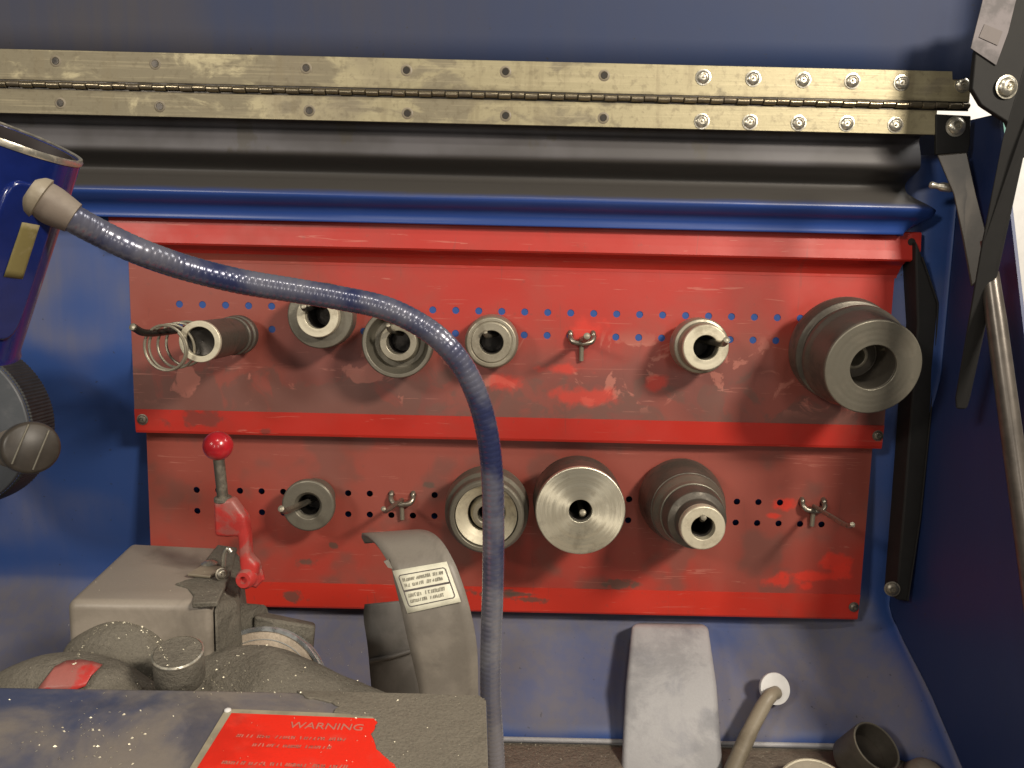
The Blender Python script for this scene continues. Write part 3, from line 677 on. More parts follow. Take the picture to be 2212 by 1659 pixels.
path0 = smoothpath([P(*q) for q in HPX], 24)
# resample evenly so that the wire turns show as fine ribs
def resample(pts, step):
    out = [pts[0]]; acc = 0.0
    for a, b in zip(pts, pts[1:]):
        L = (b-a).length; t = step-acc
        while t <= L and L > 0:
            out.append(a+(b-a)*(t/L)); t += step
        acc = (acc+L) % step
    return out
pp = resample(path0, 0.00078)
rad = [0.00755*(1-0.032*max(0, math.cos(2*math.pi*i/5.0))**2+0.012*math.sin(i*0.013)) for i in range(len(pp))]
MB().tube(pp, rad, 28).build('gooseneck', M_neck, lamp, smooth=180)
# gold sticker on shade
rows = []
for j in range(9):
    v = j/8; row = []
    for i in range(7):
        u = i/6
        px = (48+40*u)*(1-v)+(8+42*u)*v; py = (480+7*u)*(1-v)+(597+6*u)*v
        row.append(on_lamp(px, py, 0.0020))
    rows.append(row)
MB().grid(rows).build('sticker', M_gold, lamp, solid=0.0004, off=0)

M_kn = plain('knurled_dark_metal', (0.035, 0.036, 0.036), 0.5, 0.3)
# ------------------------------------------------------------------ left hand wheel and knob
wc = P(-122, 925, -0.13)
wh = thing('hand_wheel', 'grey wheel with knurled dark rim at the left edge below the lamp', 'wheel', wc)
rw = M(182, wc)
MB().lathe(wc, (0, 1, 0), [(0.001, 0.0001), (0, rw*0.3), (0, rw-0.001), (0.001, rw), (0.004, rw), (0.004, 0.0001)], 120).build('wheel_face', M_wheel, wh)
mb = MB(); prf = []
vs = []; nk = 300
for (t, rr) in [(0.0042, 0), (0.0052, 0.002), (0.014, 0.002), (0.024, 0.002), (0.040, 0.002), (0.042, 0)]:
    ring = []
    for k in range(nk):
        a = 2*math.pi*k/nk; r_ = rw+rr+(0.0006 if k % 2 else -0.0002)
        ring.append(wc+Vector((math.cos(a)*r_, t, math.sin(a)*r_)))
    vs.append(ring+[ring[0]])
mb.grid(vs); mb.build('knurled_rim', M_kn, wh, smooth=20)
kc = P(70, 967, -0.215)
kax = (CV(0.60, 0.06, 0.66)).normalized(); rk = M(57, kc)
kn = MB().lathe(kc, -kax, [(0, 0.0001), (0, rk*0.86), (0.002, rk*0.97), (0.005, rk), (0.014, rk), (0.016, rk*0.93)], 64).build('clamp_knob', M_strutg, wh, label='dull bronze knob with two ridges')
MB().lathe(kc-kax*0.0162, -kax, [(0, rk*0.90), (0.030, rk*0.84), (0.07, rk*0.8)], 48).build('knob_shaft', M_boot, kn)
e2 = kax.cross(CV(-0.45, -0.9, 0)).normalized(); e1 = e2.cross(kax)
for s_ in (-0.42, 0.30):
    MB().tube([kc+kax*0.0006+e2*(s_*rk)+e1*(rk*0.78), kc+kax*0.0006+e2*(s_*rk)-e1*(rk*0.78)], 0.0009, 8).build('knob_ridge', M_msteel, kn)

# ------------------------------------------------------------------ brake lathe body
bl = thing('brake_lathe', 'dusty grey brake lathe with red ball lever and blue front cover with warning plate', 'lathe', (-0.2, -0.3, -0.3))
ZB = -0.130
def lump(v, s=0.0012, f=45): return v+Vector((noise.noise(v*f), noise.noise(v*f+Vector((9, 0, 0))), noise.noise(v*f+Vector((0, 9, 0)))))*s
tq = [PZ(281, 1171, ZB), PZ(505, 1182, ZB), PZ(458, 1302, ZB), PZ(141, 1299, ZB)]
bq = [v+Vector((0, 0, -0.10)) for v in tq]
hsg = MB().hexa(tq, bq).build('head_housing', M_cast, bl, bevel=0.007, seg=6, smooth=180)
# dust fall over the right end of the housing
def blob(name, mat, parent, pts_r, sub=0, n=28, rings=18, sc_=(1, 1, 1), amp=0.0015):
    pass
dq = [PZ(470, 1176, ZB+0.0015), PZ(512, 1182, ZB+0.0015), PZ(497, 1240, ZB+0.0015), PZ(470, 1300, ZB+0.0015), PZ(415, 1303, ZB+0.0015), PZ(418, 1285, ZB+0.0015), PZ(405, 1268, ZB+0.0015), PZ(378, 1260, ZB+0.0015), PZ(400, 1252, ZB+0.0015), PZ(430, 1245, ZB+0.0015), PZ(432, 1225, ZB+0.0015)]
MB().prism(dq, (0, 0, -0.004)).build('dust_layer', M_swarf, hsg, bevel=0.001, seg=2)
MB().hexa([PZ(503, 1178, ZB-0.001), PZ(520, 1200, ZB-0.003), PZ(512, 1300, ZB-0.012), PZ(462, 1312, ZB-0.004)], [PZ(503, 1178, ZB-0.001)+Vector((0, 0, -0.1)), PZ(520, 1200, ZB-0.003)+Vector((0.01, 0, -0.1)), PZ(512, 1300, ZB-0.012)+Vector((0.01, 0, -0.1)), PZ(462, 1312, ZB-0.004)+Vector((0, 0, -0.1))]).build('end_plate', M_swarf, bl, bevel=0.004, seg=3)
pb = PZ(452, 1222, ZB+0.002)
MB().box(PZ(446, 1234, ZB+0.003), 0.020, 0.022, 0.002, Matrix.Rotation(-0.2, 3, 'Z')).build('pale_tab', M_rod, hsg, bevel=0.0005)
MB().lathe(pb, (0, 0, 1), [(0, 0.0065), (0.002, 0.0065), (0.0035, 0.0045), (0.0045, 0.0015), (0.0047, 0)], 24).build('dome_screw', M_bolt, hsg)
eb = P(482, 1215, -0.245)
MB().tube(smoothpath([eb+Vector((0.0, 0, -0.008)), eb+Vector((0.001, 0, 0.006)), eb+Vector((0.004, 0, 0.012)), eb+Vector((0.007, 0, 0.009))], 5), 0.0018, 10).build('eyelet', M_bolt, hsg)
for px, py in [(478, 1240), (498, 1300)]:
    bolt(P(px, py, -0.27), 0.004, hsg, axis=(0.7, -0.7, 0.2), mat=M_nutd)
# shoulder dome in front of housing
def dome(name, mat, parent, px, py, yy, rx, ry, rz, amp=0.002, label=None, n=48, rings=20):
    c = P(px, py, yy); vs = []; rows = []
    for i in range(rings+1):
        ph = math.pi*0.52*i/rings; row = []
        for k in range(n+1):
            a = 2*math.pi*(k % n)/n
            d = Vector((math.sin(ph)*math.cos(a), math.sin(ph)*math.sin(a), math.cos(ph)))
            v = c+Vector((d.x*rx, d.y*ry, d.z*rz))
            row.append(lump(v, amp, 40)+Vector((0, 0, 0)))
        rows.append(row)
    return MB().grid(rows).build(name, mat, parent, smooth=180, sub=1, label=label)
dome('shoulder_casting', M_swarf, bl, 262, 1500, -0.31, 0.048, 0.035, 0.060, 0.0025)
dome('lower_casting', M_swarf, bl, 150, 1610, -0.360, 0.078, 0.040, 0.066, 0.0015)
# sloping dust covered hump on the right
hump = []
for (px, py, yy) in [(390, 1560, -0.30), (400, 1412, -0.30), (450, 1398, -0.30), (530, 1386, -0.30), (610, 1392, -0.30), (690, 1428, -0.30), (760, 1458, -0.30), (840, 1492, -0.30), (840, 1620, -0.30)]:
    hump.append(P(px, py, yy))
rows = []
for (dy, s_, dz) in [(0.004, 0.90, -0.006), (0.0, 0.97, -0.001), (-0.006, 1.0, 0.0), (-0.03, 1.0, -0.004), (-0.05, 1.0, -0.016), (-0.07, 1.0, -0.05)]:
    cen = sum(hump, Vector())/len(hump); row = []
    q_ = smoothpath(hump[1:-1], 6)
    for v in q_: row.append(lump(Vector((cen.x+(v.x-cen.x)*s_, v.y+dy, cen.z+(v.z-cen.z)*s_+dz)), 0.0016, 60))
    rows.append(row)
MB().grid(rows).build('hump_cover', M_swarf, bl, smooth=180, sub=1)
# red painted patch on the lower casting
def PD(px, py, c, rx, ry, rz):
    d = ray(px, py); o = CAM-c; S_ = Vector((1/rx, 1/ry, 1/rz))
    dd = Vector(a*b for a, b in zip(d, S_)); oo = Vector(a*b for a, b in zip(o, S_))
    A = dd.dot(dd); B = 2*dd.dot(oo); C_ = oo.dot(oo)-1
    t = (-B-math.sqrt(max(0, B*B-4*A*C_)))/(2*A); return CAM+d*t
cD = P(150, 1610, -0.360); rows = []
topc = [(100, 1466), (120, 1440), (145, 1428), (175, 1426), (200, 1430), (221, 1437)]
botc = [(80, 1492), (98, 1492), (130, 1492), (160, 1492), (185, 1482), (196, 1462)]
for j in range(6):
    v = j/5; rows.append([PD(a[0]*(1-v)+b[0]*v, a[1]*(1-v)+b[1]*v, cD, 0.0805, 0.0425, 0.0685) for a, b in zip(topc, botc)])
MB().grid(rows).build('red_paint_patch', M_armred, bl, smooth=180, solid=0.0008, off=1)
# knurled cap knob
kc2 = P(384, 1408, -0.375); ka = CV(0.08, 0.91, 0.36).normalized(); rk2 = M(52, kc2)
cap = MB().lathe(kc2, -ka, [(0, 0.0001), (0, rk2*0.93), (0.0015, rk2), (0.022, rk2*1.0), (0.024, rk2*0.95)], 64).build('cap_knob', M_swarf, bl)
MB().lathe(kc2, -ka, [(-0.0003, rk2*0.95), (0.0004, rk2*1.02), (0.0012, rk2*1.02), (0.0012, rk2*0.95)], 64, close=True).build('cap_rim', M_bolt, cap)
# pulley ring and block behind
pc = P(565, 1502, -0.283); pr_ = M(142, pc)
pul = MB().lathe(pc, CV(0.08, 0.30, 0.95), [(0, 0.0001), (0, pr_*0.93), (0.012, pr_*0.93), (0.012, 0.0001)], 96).build('pulley', M_tray, bl)
MB().lathe(pc, CV(0.08, 0.30, 0.95), [(0, pr_*0.93), (0, pr_), (0.013, pr_), (0.0145, pr_*0.98), (0.0135, pr_*0.93)], 96, close=True).build('pulley_rim', M_ring, pul)
MB().lathe(pc, CV(0.08, 0.30, 0.95), [(0.0121, pr_*0.80), (0.0121, pr_*0.82), (0.0128, pr_*0.81)], 96, close=True).build('pulley_groove', M_ring, pul)
MB().hexa([P(556, 1318, -0.235), P(682, 1345, -0.225), P(682, 1352, -0.26), P(548, 1330, -0.27)],
          [P(552, 1400, -0.235), P(676, 1424, -0.225), P(668, 1430, -0.26), P(545, 1410, -0.27)]).build('tool_block', M_swarf, bl, bevel=0.003, seg=3)
MB().tube([P(480, 1345, -0.25), P(560, 1352, -0.255)], 0.017, 24).build('tool_shaft', M_swarf, bl)
# front cover: a level blue dusty box top with iron dust at the right
ZC = -0.155
cpts = [PZ(-60, 1480, ZC), PZ(480, 1488, ZC), PZ(1035, 1500, ZC), PZ(1052, 1512, ZC), PZ(1058, 1780, ZC), PZ(-420, 1780, ZC)]
cov = MB().prism(cpts, (0, 0, -0.10)).build('front_cover', M_cover, bl, bevel=0.004, seg=4)
zc = ZC+0.0012
dp = [(640, 1490), (760, 1494), (900, 1497), (1035, 1501), (1050, 1513), (1056, 1700), (880, 1710), (868, 1668), (838, 1640), (812, 1618), (800, 1585), (815, 1560), (806, 1548), (720, 1538), (735, 1524), (700, 1512), (660, 1505)]
dp2 = []
for (a0, b0_), (a1, b1_) in zip(dp, dp[1:]+dp[:1]):
    nk_ = max(1, int(math.hypot(a1-a0, b1_-b0_)/7)) if a0 < 1030 and b0_ > 1500 else 1
    for k_ in range(nk_):
        u = k_/nk_; jj = 3.0 if nk_ > 1 and k_ else 0
        dp2.append((a0+(a1-a0)*u+random.uniform(-jj, jj), b0_+(b1_-b0_)*u+random.uniform(-jj, jj)*0.6))
MB().prism([PZ(a, b, zc) for a, b in dp2], (0, 0, -0.003)).build('dust_layer', M_cover2, cov, bevel=0.0006, seg=2)
MB().prism([PZ(a, b, ZC+0.0008) for a, b in [(488, 1531), (812, 1544), (806, 1700), (385, 1700)]], (0, 0, -0.002)).build('warning_plate_border', M_alframe, cov)
wpl = MB().prism([PZ(a, b, ZC+0.0010) for a, b in [(500, 1540), (830, 1553), (900, 1700), (400, 1700)]], (0, 0, -0.001)).build('warning_plate', M_warn, cov)
MB().lathe(PZ(492, 1535, ZC+0.001), (0, 0, 1), [(0, 0.0022), (0.0008, 0.002), (0.0014, 0.001), (0.0015, 0)], 16).build('rivet', M_white, cov)
def text(name, body, size, mat, parent, origin, xdir, ydir, extr=0.0001, align='LEFT'):
    cu = bpy.data.curves.new(name, 'FONT'); cu.body = body; cu.size = size; cu.extrude = extr; cu.align_x = align; cu.materials.append(mat)
    tmp = bpy.data.objects.new('tmp_text', cu); COL.objects.link(tmp)
    dg = bpy.context.evaluated_depsgraph_get(); me = bpy.data.meshes.new_from_object(tmp.evaluated_get(dg))
    bpy.data.objects.remove(tmp)
    xd = Vector(xdir).normalized(); yd = Vector(ydir); yd = (yd-xd*yd.dot(xd)).normalized(); zd = xd.cross(yd)
    Mx = Matrix(((xd.x, yd.x, zd.x, 0), (xd.y, yd.y, zd.y, 0), (xd.z, yd.z, zd.z, 0), (0, 0, 0, 1)))
    Mx.translation = Vector(origin)-WP[parent]
    me.transform(Mx); me.name = name
    if not me.materials: me.materials.append(mat)
    o = bpy.data.objects.new(name, me); COL.objects.link(o); o.parent = parent; WP[o] = WP[parent]; return o
zt_ = ZC+0.0012
xd = PZ(800, 1560, zt_)-PZ(500, 1549, zt_); yd = Vector((-xd.y, xd.x, 0))
text('plate_heading', 'WARNING', 0.0092, M_warntop, wpl, PZ(622, 1572, zt_), xd, yd)
def worn_line(name, words, size, mat, parent, origin, xdir, ydir):   # print worn past reading: rows of short strokes
    xd = Vector(xdir).normalized(); yd = Vector(ydir); yd = (yd-xd*yd.dot(xd)).normalized(); o_ = Vector(origin); mb = MB(); u = 0.0
    for nlet in words:
        for _ in range(nlet):
            k = random.random(); a0 = u+random.uniform(0, 0.08)*size; hgt = size*random.uniform(0.55, 0.72); sl = random.uniform(-0.15, 0.25)*size
            for dx_ in ((0.0, 0.30) if k < 0.6 else (0.12,)):
                p = o_+xd*(a0+dx_*size); q = p+yd*hgt+xd*sl; w_ = xd*size*0.09; mb.add([p-w_, p+w_, q+w_, q-w_], [(0, 1, 2, 3)])
            if k < 0.75:
                v_ = random.choice((0.05, 0.5, 0.9))*hgt; p = o_+xd*a0+yd*v_; q = p+xd*0.38*size; w_ = yd*size*0.06; mb.add([p-w_, q-w_, q+w_, p+w_], [(0, 1, 2, 3)])
            u += size*0.56
        u += size*0.42
    return mb.build(name, mat, parent, smooth=0)
for (x0, y0, s) in [(510, 1592, [4, 3, 5, 6, 4]), (545, 1612, [6, 4, 6]), (478, 1650, [5, 4, 8, 3, 4])]:
    worn_line('plate_text', s, 0.0046, M_warntxt, wpl, PZ(x0, y0, zt_), xd, yd)
# lever with red ball
ly = -0.285
lv = MB()
ar = [(460, 1085), (500, 1078), (515, 1100), (530, 1118), (536, 1160), (538, 1205), (556, 1222), (552, 1250), (534, 1262), (518, 1252), (516, 1222), (512, 1160), (490, 1162), (462, 1160)]
lever = lv.prism([P(a, b, ly) for a, b in ar], (0, 0.012, 0)).build('lever_arm', M_armred, bl, bevel=0.003, seg=4, smooth=180)
b0 = P(482, 1081, ly+0.006); b1 = P(472, 985, ly+0.004)
MB().tube([b0, b1], 0.0042, 16).build('lever_rod', M_nutd, lever)
MB().lathe(b0, (b1-b0), [(-0.0015, 0.0055), (0.0, 0.0068), (0.0025, 0.0066), (0.0035, 0.0055)], 24).build('rod_collar', M_nutd, lever)
bc = P(471, 963, ly+0.004); rb = M(31.5, bc)
MB().lathe(bc-Vector((0, 0, rb)), (0, 0, 1), [(rb-rb*math.cos(math.pi*i/24), max(1e-7, rb*math.sin(math.pi*i/24))) for i in range(25)], 48).build('ball_knob', M_knob, lever, smooth=180)
pv = P(532, 1250, ly-0.001)
MB().lathe(pv, (-0.15, -1, 0.1), [(-0.004, 0.0075), (0.003, 0.0075), (0.005, 0.006), (0.005, 0.003), (0.002, 0.0028), (0.002, 0)], 24).build('pivot_boss', M_armred, lever)
MB().lathe(P(548, 1240, ly+0.02), (0.3, -1, 0.1), [(0, 0.009), (0.01, 0.009), (0.012, 0.007)], 6).build('pivot_nut', M_armred, lever)
# chips of metal lying about
fl = MB()
def flake(p, s):
    a = random.random()*6.28; d = Vector((math.cos(a), math.sin(a), random.uniform(-.3, .6))).normalized(); e = d.orthogonal().normalized()
    fl.add([p-d*s, p+e*s*0.35, p+d*s, p-e*s*0.35+Vector((0, 0, s*0.4))], [(0, 1, 2), (0, 2, 3), (0, 1, 3), (1, 2, 3)])

# ------------------------------------------------------------------ curved guards
gt = thing('guard_plate', 'curved grey sheet guard with cream label in front of the lower panel', 'guard', P(960, 1560, -0.25))
ST = [((912, 1560), (1034, 1560), -0.262), ((905, 1490), (1033, 1490), -0.262), ((885, 1400), (1030, 1395), -0.261), ((868, 1322), (1014, 1310), -0.257), ((853, 1260), (992, 1240), -0.250), ((846, 1228), (978, 1208), -0.245), ((833, 1206), (962, 1180), -0.237), ((816, 1180), (944, 1160), -0.226), ((800, 1163), (924, 1149), -0.212), ((785, 1154), (900, 1146), -0.196), ((781, 1158), (888, 1152), -0.184), ((788, 1172), (888, 1164), -0.176)]
Ls = smoothpath([P(*a, y) for a, b, y in ST], 5); Rs = smoothpath([P(*b, y) for a, b, y in ST], 5)
MB().grid([[l+(r_-l)*(i/6) for i in range(7)] for l, r_ in zip(Ls, Rs)]).build('guard_sheet', M_guard, gt, smooth=180, solid=0.0022, off=0)
MB().prism([P(848, 1229, -0.2475), P(838, 1226, -0.2475), P(829, 1213, -0.243), P(838, 1209, -0.243)], (0, 0.002, 0)).build('guard_notch', M_guard, gt)
def gpt(u, v, lift):                     # u across, v 0 (y 1228) .. 1 (y 1322)
    a = (848+(880-848)*v, 1233+(1325-1233)*v); b = (965+(996-965)*v, 1213+(1300-1213)*v)
    yy = -0.2455-(0.2572-0.2455)*v-lift
    return P(a[0]+(b[0]-a[0])*u, a[1]+(b[1]-a[1])*u, yy)
lb = MB().grid([[gpt(i/4, j/6, 0.0022) for i in range(5)] for j in range(7)]).build('paper_label', M_paper, gt, solid=0.0003, off=0)
def bar(u0, v0, u1, v1, wd, mat=M_ink, nm='label_line'):
    a, b = gpt(u0, v0, 0.0026), gpt(u1, v1, 0.0026); d = (b-a).normalized(); n_ = (gpt(0.5, 0.5, 0.01)-gpt(0.5, 0.5, 0)).normalized(); e = d.cross(n_).normalized()*wd
    return MB().add([a-e, b-e, b+e, a+e], [(0, 1, 2, 3)])
mb = MB()
for s_ in [(0.1, 0.13, 0.9, 0.13), (0.1, 0.87, 0.9, 0.87), (0.07, 0.17, 0.07, 0.83), (0.93, 0.17, 0.93, 0.83), (0.07, 0.17, 0.1, 0.13), (0.9, 0.13, 0.93, 0.17), (0.07, 0.83, 0.1, 0.87), (0.9, 0.87, 0.93, 0.83)]:
    q = bar(*s_, 0.0004); mb.add(q.v, q.f)
q = bar(0.07, 0.5, 0.93, 0.5, 0.0008); mb.add(q.v, q.f)
mb.build('label_frame', M_ink, lb)
ldx = gpt(1, 0.5, 0.0026)-gpt(0, 0.5, 0.0026); ldy = gpt(0.5, 0, 0.0026)-gpt(0.5, 1, 0.0026)
for (v, s) in [(0.285, [4, 5, 4]), (0.415, [2, 4, 6]), (0.655, [5, 7]), (0.785, [6, 5])]:
    worn_line('label_text', s, 0.0043, M_inkl, lb, gpt(0.12, v, 0.0027), ldx, ldy)
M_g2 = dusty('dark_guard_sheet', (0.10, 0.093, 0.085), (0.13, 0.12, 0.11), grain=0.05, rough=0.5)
g2t = thing('guard_plate', 'shadowed darker guard behind the labelled one with a raised rib', 'guard', P(840, 1560, -0.17))
ST = [((812, 1560), (930, 1570), -0.175), ((802, 1480), (915, 1492), -0.178), ((795, 1400), (900, 1395), -0.178), ((786, 1335), (885, 1325), -0.170), ((788, 1305), (880, 1296), -0.166)]
Ls = smoothpath([P(*a, y) for a, b, y in ST], 5); Rs = smoothpath([P(*b, y) for a, b, y in ST], 5)
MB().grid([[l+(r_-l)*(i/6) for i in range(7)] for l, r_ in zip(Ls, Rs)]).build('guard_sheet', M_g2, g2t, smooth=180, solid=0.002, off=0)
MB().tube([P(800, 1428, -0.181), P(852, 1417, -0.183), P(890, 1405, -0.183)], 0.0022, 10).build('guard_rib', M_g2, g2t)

# ------------------------------------------------------------------ pale cast post
po = MB()
topf = [P(1362, 1348, 0.005), P(1530, 1350, 0.005), P(1524, 1347, 0.045), P(1378, 1344, 0.045)]
midf = [P(1350, 1480, -0.065), P(1548, 1482, -0.065), P(1545, 1480, 0.04), P(1370, 1480, 0.04)]
botf = [P(1338, 1720, -0.13), P(1566, 1722, -0.13), P(1560, 1722, 0.03), P(1355, 1722, 0.03)]
vs = topf+midf+botf
po.add(vs, [(3, 2, 1, 0), (8, 9, 10, 11)]+[(a+o_, b+o_, b+4+o_, a+4+o_) for o_ in (0, 4) for a, b in ((0, 1), (1, 2), (2, 3), (3, 0))])
o = po.build('cast_post', M_post, smooth=180, bevel=0.007, seg=5); tag(o, 'pale grey cast metal post standing below the middle of the red panel', 'post')

# ------------------------------------------------------------------ white capped rod
rd = thing('clamp_rod', 'beige angled rod with round white cap below the lower panel corner', 'rod', P(1580, 1700, -0.13))
cp = P(1675, 1488, -0.050)
MB().lathe(cp, CV(0.1, 0.3, 1), [(-0.006, M(32, cp)), (-0.001, M(33.5, cp)), (0.0, M(32.5, cp)), (0.0003, M(10, cp)), (0.0003, 0.0)], 40).build('rod_cap', M_white, rd)
MB().tube(smoothpath([P(1676, 1496, -0.052), P(1664, 1503, -0.062), P(1648, 1526, -0.070), P(1615, 1590, -0.095), P(1575, 1680, -0.13)], 6), [0.0072]*6+[0.0076]*6+[0.0080]*6+[0.0085]*7, 24).build('rod_shaft', M_rod, rd)

# ------------------------------------------------------------------ cup and pulley at the lower right
cu = thing('metal_cup', 'dark open ring cup lying tilted in the tray corner', 'cup', P(1870, 1690, -0.12))
ca = CV(0.28, 0.72, 0.62).normalized(); cc = P(1893, 1612, -0.12); rc = M(53, cc)
MB().lathe(cc, -ca, [(0, rc*0.90), (0, rc), (0.004, rc*1.02), (0.038, rc*1.02), (0.038, rc*0.5), (0.022, rc*0.5), (0.022, rc*0.88)], 72, close=True).build('cup_body', M_dsteel, cu)
MB().lathe(cc, -ca, [(-0.0006, rc*0.93), (-0.0006, rc*0.99), (0.0002, rc*0.99), (0.0002, rc*0.93)], 72, close=True).build('cup_rim', M_steel, cu)
MB().lathe(cc-ca*0.021, -ca, [(0, 0.0001), (0, rc*0.87), (0.003, rc*0.87), (0.003, 0.0001)], 48, close=True).build('cup_floor', M_strutg, cu)
pu = P(1768, 1732, -0.16); rp = M(92, pu)
pt = thing('pulley', 'dusty beige pulley with bright rim at the bottom edge beside the cup', 'pulley', pu)
pa = CV(0.0, 0.74, 0.66).normalized()
MB().lathe(pu, -pa, [(0.001, 0.0001), (0.001, rp*0.80), (0, rp*0.9), (0, rp), (0.003, rp), (0.006, rp*0.88), (0.012, rp*0.86), (0.015, rp), (0.018, rp), (0.02, rp*0.9)], 80).build('pulley_wheel', M_rod, pt)
MB().lathe(pu, -pa, [(-0.0005, rp*0.93), (-0.0007, rp*0.97), (0.0001, rp*0.98)], 80, close=True).build('pulley_rim', M_steel, pt)
kb_ = P(1990, 1690, -0.14)
o = MB().lathe(kb_, CV(0.2, 0.6, 0.7), [(0, M(45, kb_)), (0.012, M(44, kb_)), (0.018, M(36, kb_)), (0.021, M(18, kb_)), (0.0215, 0)], 40).build('clamp_nut', M_boot, smooth=180)
tag(o, 'dusty rounded nut at the bottom edge right of the dark cup', 'nut')

# ------------------------------------------------------------------ right hand linkage
def flat(name, pts, thick, mat, parent=None, bevel=0.001, yy=None, label=None):
    return MB().prism([P(*p) for p in pts], (0, thick, 0)).build(name, mat, parent, bevel=bevel, seg=2)
br = thing('lid_bracket', 'black lid bracket with dusty silver tape in the top right corner', 'bracket', P(2150, 240, -0.13))
flat('bracket_plate', [(2176, -30, -0.135), (2290, -30, -0.135), (2290, 330, -0.135), (2210, 340, -0.135), (2175, 262, -0.135), (2128, 232, -0.135), (2120, 226, -0.135), (2100, 192, -0.135), (2108, 110, -0.135)], 0.006, M_strut, br)
tp = flat('tape_strip', [(2128, -20, -0.1365), (2200, -20, -0.1365), (2178, 70, -0.1365), (2152, 141, -0.1365), (2097, 104, -0.1365)], 0.0008, M_silver, br, 0.0002)
flat('tape_patch', [(2127, 52, -0.1372), (2166, 68, -0.1372), (2155, 98, -0.1372), (2115, 80, -0.1372)], 0.0004, M_tape, tp, 0)
bolt(P(2174, 188, -0.136), 0.0085, br, axis=(0.1, -1, 0))
# rusty strut crossing down
st = thing('support_strut', 'long black flat strut running from the bracket down to the left', 'strut', P(2080, 880, -0.10))
MB().prism([P(2235, 60, -0.25), P(2165, 300, -0.23), P(2118, 530, -0.20), P(2062, 860, -0.16), P(2064, 884, -0.16), P(2086, 884, -0.16), P(2092, 862, -0.16), P(2128, 700, -0.18), P(2160, 560, -0.20), P(2212, 320, -0.23), P(2290, 60, -0.25)], (0.004, 0.004, 0)).build('strut_bar', M_strut, st, bevel=0.002, seg=3)
tb = thing('link_arm', 'dusty flat link arm bolted below the right end of the hinge', 'link arm', P(2060, 300, -0.075))
MB().prism([P(2022, 246, -0.072), P(2098, 250, -0.072), P(2096, 312, -0.072), P(2092, 330, -0.072), P(2022, 334, -0.072)], (0, 0.004, 0)).build('link_tab', M_strut, tb, bevel=0.001, seg=2)
MB().prism([P(2024, 334, -0.078), P(2090, 328, -0.078), P(2108, 420, -0.095), P(2132, 510, -0.105), P(2136, 540, -0.105), P(2122, 600, -0.10), P(2098, 620, -0.098), P(2080, 520, -0.09), P(2060, 420, -0.082)], (0.002, 0.004, 0)).build('link_bar', M_strutg, tb, bevel=0.0015, seg=2)
bolt(P(2064, 273, -0.0725), 0.0080, tb)
wn = P(2030, 404, -0.066)
o = MB().lathe(wn+Vector((-0.011, 0, 0.002)), (1, -0.25, -0.18), [(0, 0.002), (0.002, 0.0035), (0.008, 0.0028), (0.012, 0.0045), (0.02, 0.0045), (0.023, 0.003)], 20).build('end_bolt', M_bolt)
tag(o, 'shiny bolt end poking out at the right end of the valance', 'bolt')
gs = thing('gas_strut', 'grey tubular gas strut with bright highlight at the right edge', 'gas strut', P(2250, 1300, -0.24))
ga, gb = P(2138, 590, -0.185), P(2262, 1500, -0.265)
MB().tube([ga, ga+(gb-ga)*0.12, gb], [0.0070, 0.0080, 0.0088], 28).build('strut_tube', M_gas, gs)
MB().tube([P(2128, 520, -0.178), ga], 0.004, 12).build('strut_rod', M_strutg, gs)
vb = thing('hood_rail', 'dark folded vertical rail between the red panels and the side wall', 'rail', P(1940, 1300, -0.03))
MB().prism([P(1980, 520, -0.03), P(1995, 560, -0.03), P(2028, 655, -0.03), P(2022, 800, -0.03), P(1990, 1120, -0.03), P(1962, 1300, -0.03), P(1936, 1296, -0.03), P(1952, 1100, -0.03), P(1982, 700, -0.03), P(1978, 560, -0.03)], (0, 0.03, 0)).build('rail_web', M_strut, vb, bevel=0.002, seg=2)
MB().tube([P(1992, 555, -0.032), P(2026, 655, -0.032), P(2020, 800, -0.032), P(1988, 1120, -0.032), P(1961, 1298, -0.032)], 0.0010, 8).build('rail_edge', M_strut, vb)
bolt(P(1927, 1272, -0.032), 0.0068, vb, mat=M_nutd, axis=(-0.2, -1, 0.1))

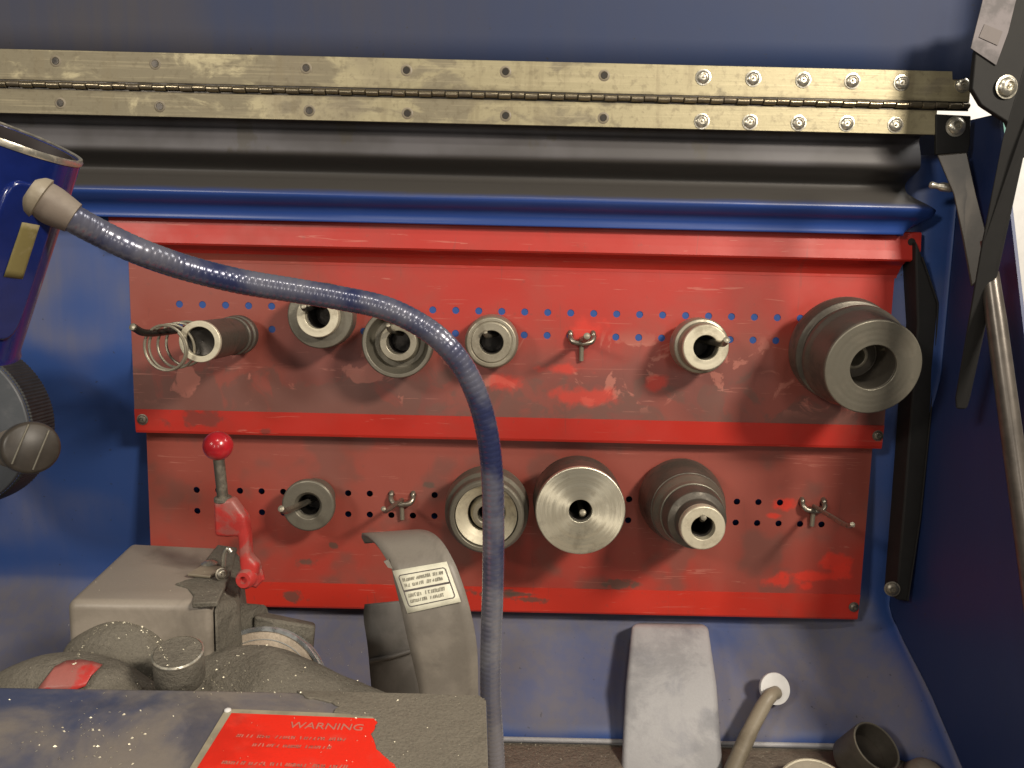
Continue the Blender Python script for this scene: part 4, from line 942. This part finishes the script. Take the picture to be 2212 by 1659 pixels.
# ------------------------------------------------------------------ room seen past the cabinet on the right
rw_ = MB().box((1.4, 1.2, 0.2), 1.9, 0.02, 2.4).build('background_wall', M_whall); rw_['kind'] = 'structure'
gp_ = MB().box((P(2176, 330, 1.15).x, 1.17, P(2176, 330, 1.15).z), 0.03, 0.02, 0.22).build('wall_panel', M_green)
tag(gp_, 'pale green strip on the white wall seen past the bracket', 'wall panel')
lamp_r = bpy.data.lights.new('room_lamp', 'AREA'); lamp_r.energy = 30; lamp_r.size = 0.8; lamp_r.color = (1, 0.96, 0.9)
lo_ = bpy.data.objects.new('room_lamp', lamp_r); COL.objects.link(lo_); lo_.location = (1.5, 0.2, 1.4); lo_.rotation_euler = (R(35), 0, 0)

# shavings rest wherever the surfaces of the lathe, its cover and the tray carry them
dg = bpy.context.evaluated_depsgraph_get(); dg.update()
def scatter(n, fx, fy, smin, smax, only=None):
    for _ in range(n):
        d = ray(fx(), fy()).normalized()
        ok, loc, nor, idx, ob, mx = sc.ray_cast(dg, CAM, d)
        if not ok or nor.z < 0.05 or ob.name.split('.')[0] in ('gooseneck', 'guard_sheet', 'paper_label', 'lever_arm', 'ball_knob', 'panel_sheet', 'panel_lip', 'collar'): continue
        flake(loc+nor*0.0003, random.uniform(smin, smax))
U = random.uniform; G = random.gauss
scatter(75, lambda: G(205, 60), lambda: G(1585, 38), 0.0005, 0.0012)
scatter(35, lambda: U(10, 700), lambda: U(1490, 1655), 0.0003, 0.0009)
scatter(40, lambda: U(700, 1045), lambda: U(1500, 1655), 0.0003, 0.0009)
scatter(170, lambda: U(400, 980), lambda: U(1385, 1500), 0.0003, 0.0009)
scatter(120, lambda: G(480, 90), lambda: G(1468, 14), 0.0004, 0.0010)
scatter(90, lambda: U(140, 420), lambda: U(1330, 1480), 0.0003, 0.0008)
scatter(60, lambda: U(200, 500), lambda: U(1185, 1300), 0.0002, 0.0005)
scatter(60, lambda: U(1095, 1340), lambda: U(1605, 1655), 0.0003, 0.0008)
scatter(40, lambda: U(1560, 1850), lambda: U(1615, 1655), 0.0003, 0.0008)
for _ in range(120):
    t = U(0.45, 2.8); px_, py_ = 262+112*math.cos(t), 1500-165*math.sin(t)
    scatter(1, lambda: px_+G(0, 2), lambda: py_+8+G(0, 3), 0.0004, 0.0010)
o = fl.build('metal_shavings', M_face, smooth=0); tag(o, 'tiny bright metal shavings scattered over the dusty lathe and cover', 'shavings'); o['kind'] = 'stuff'
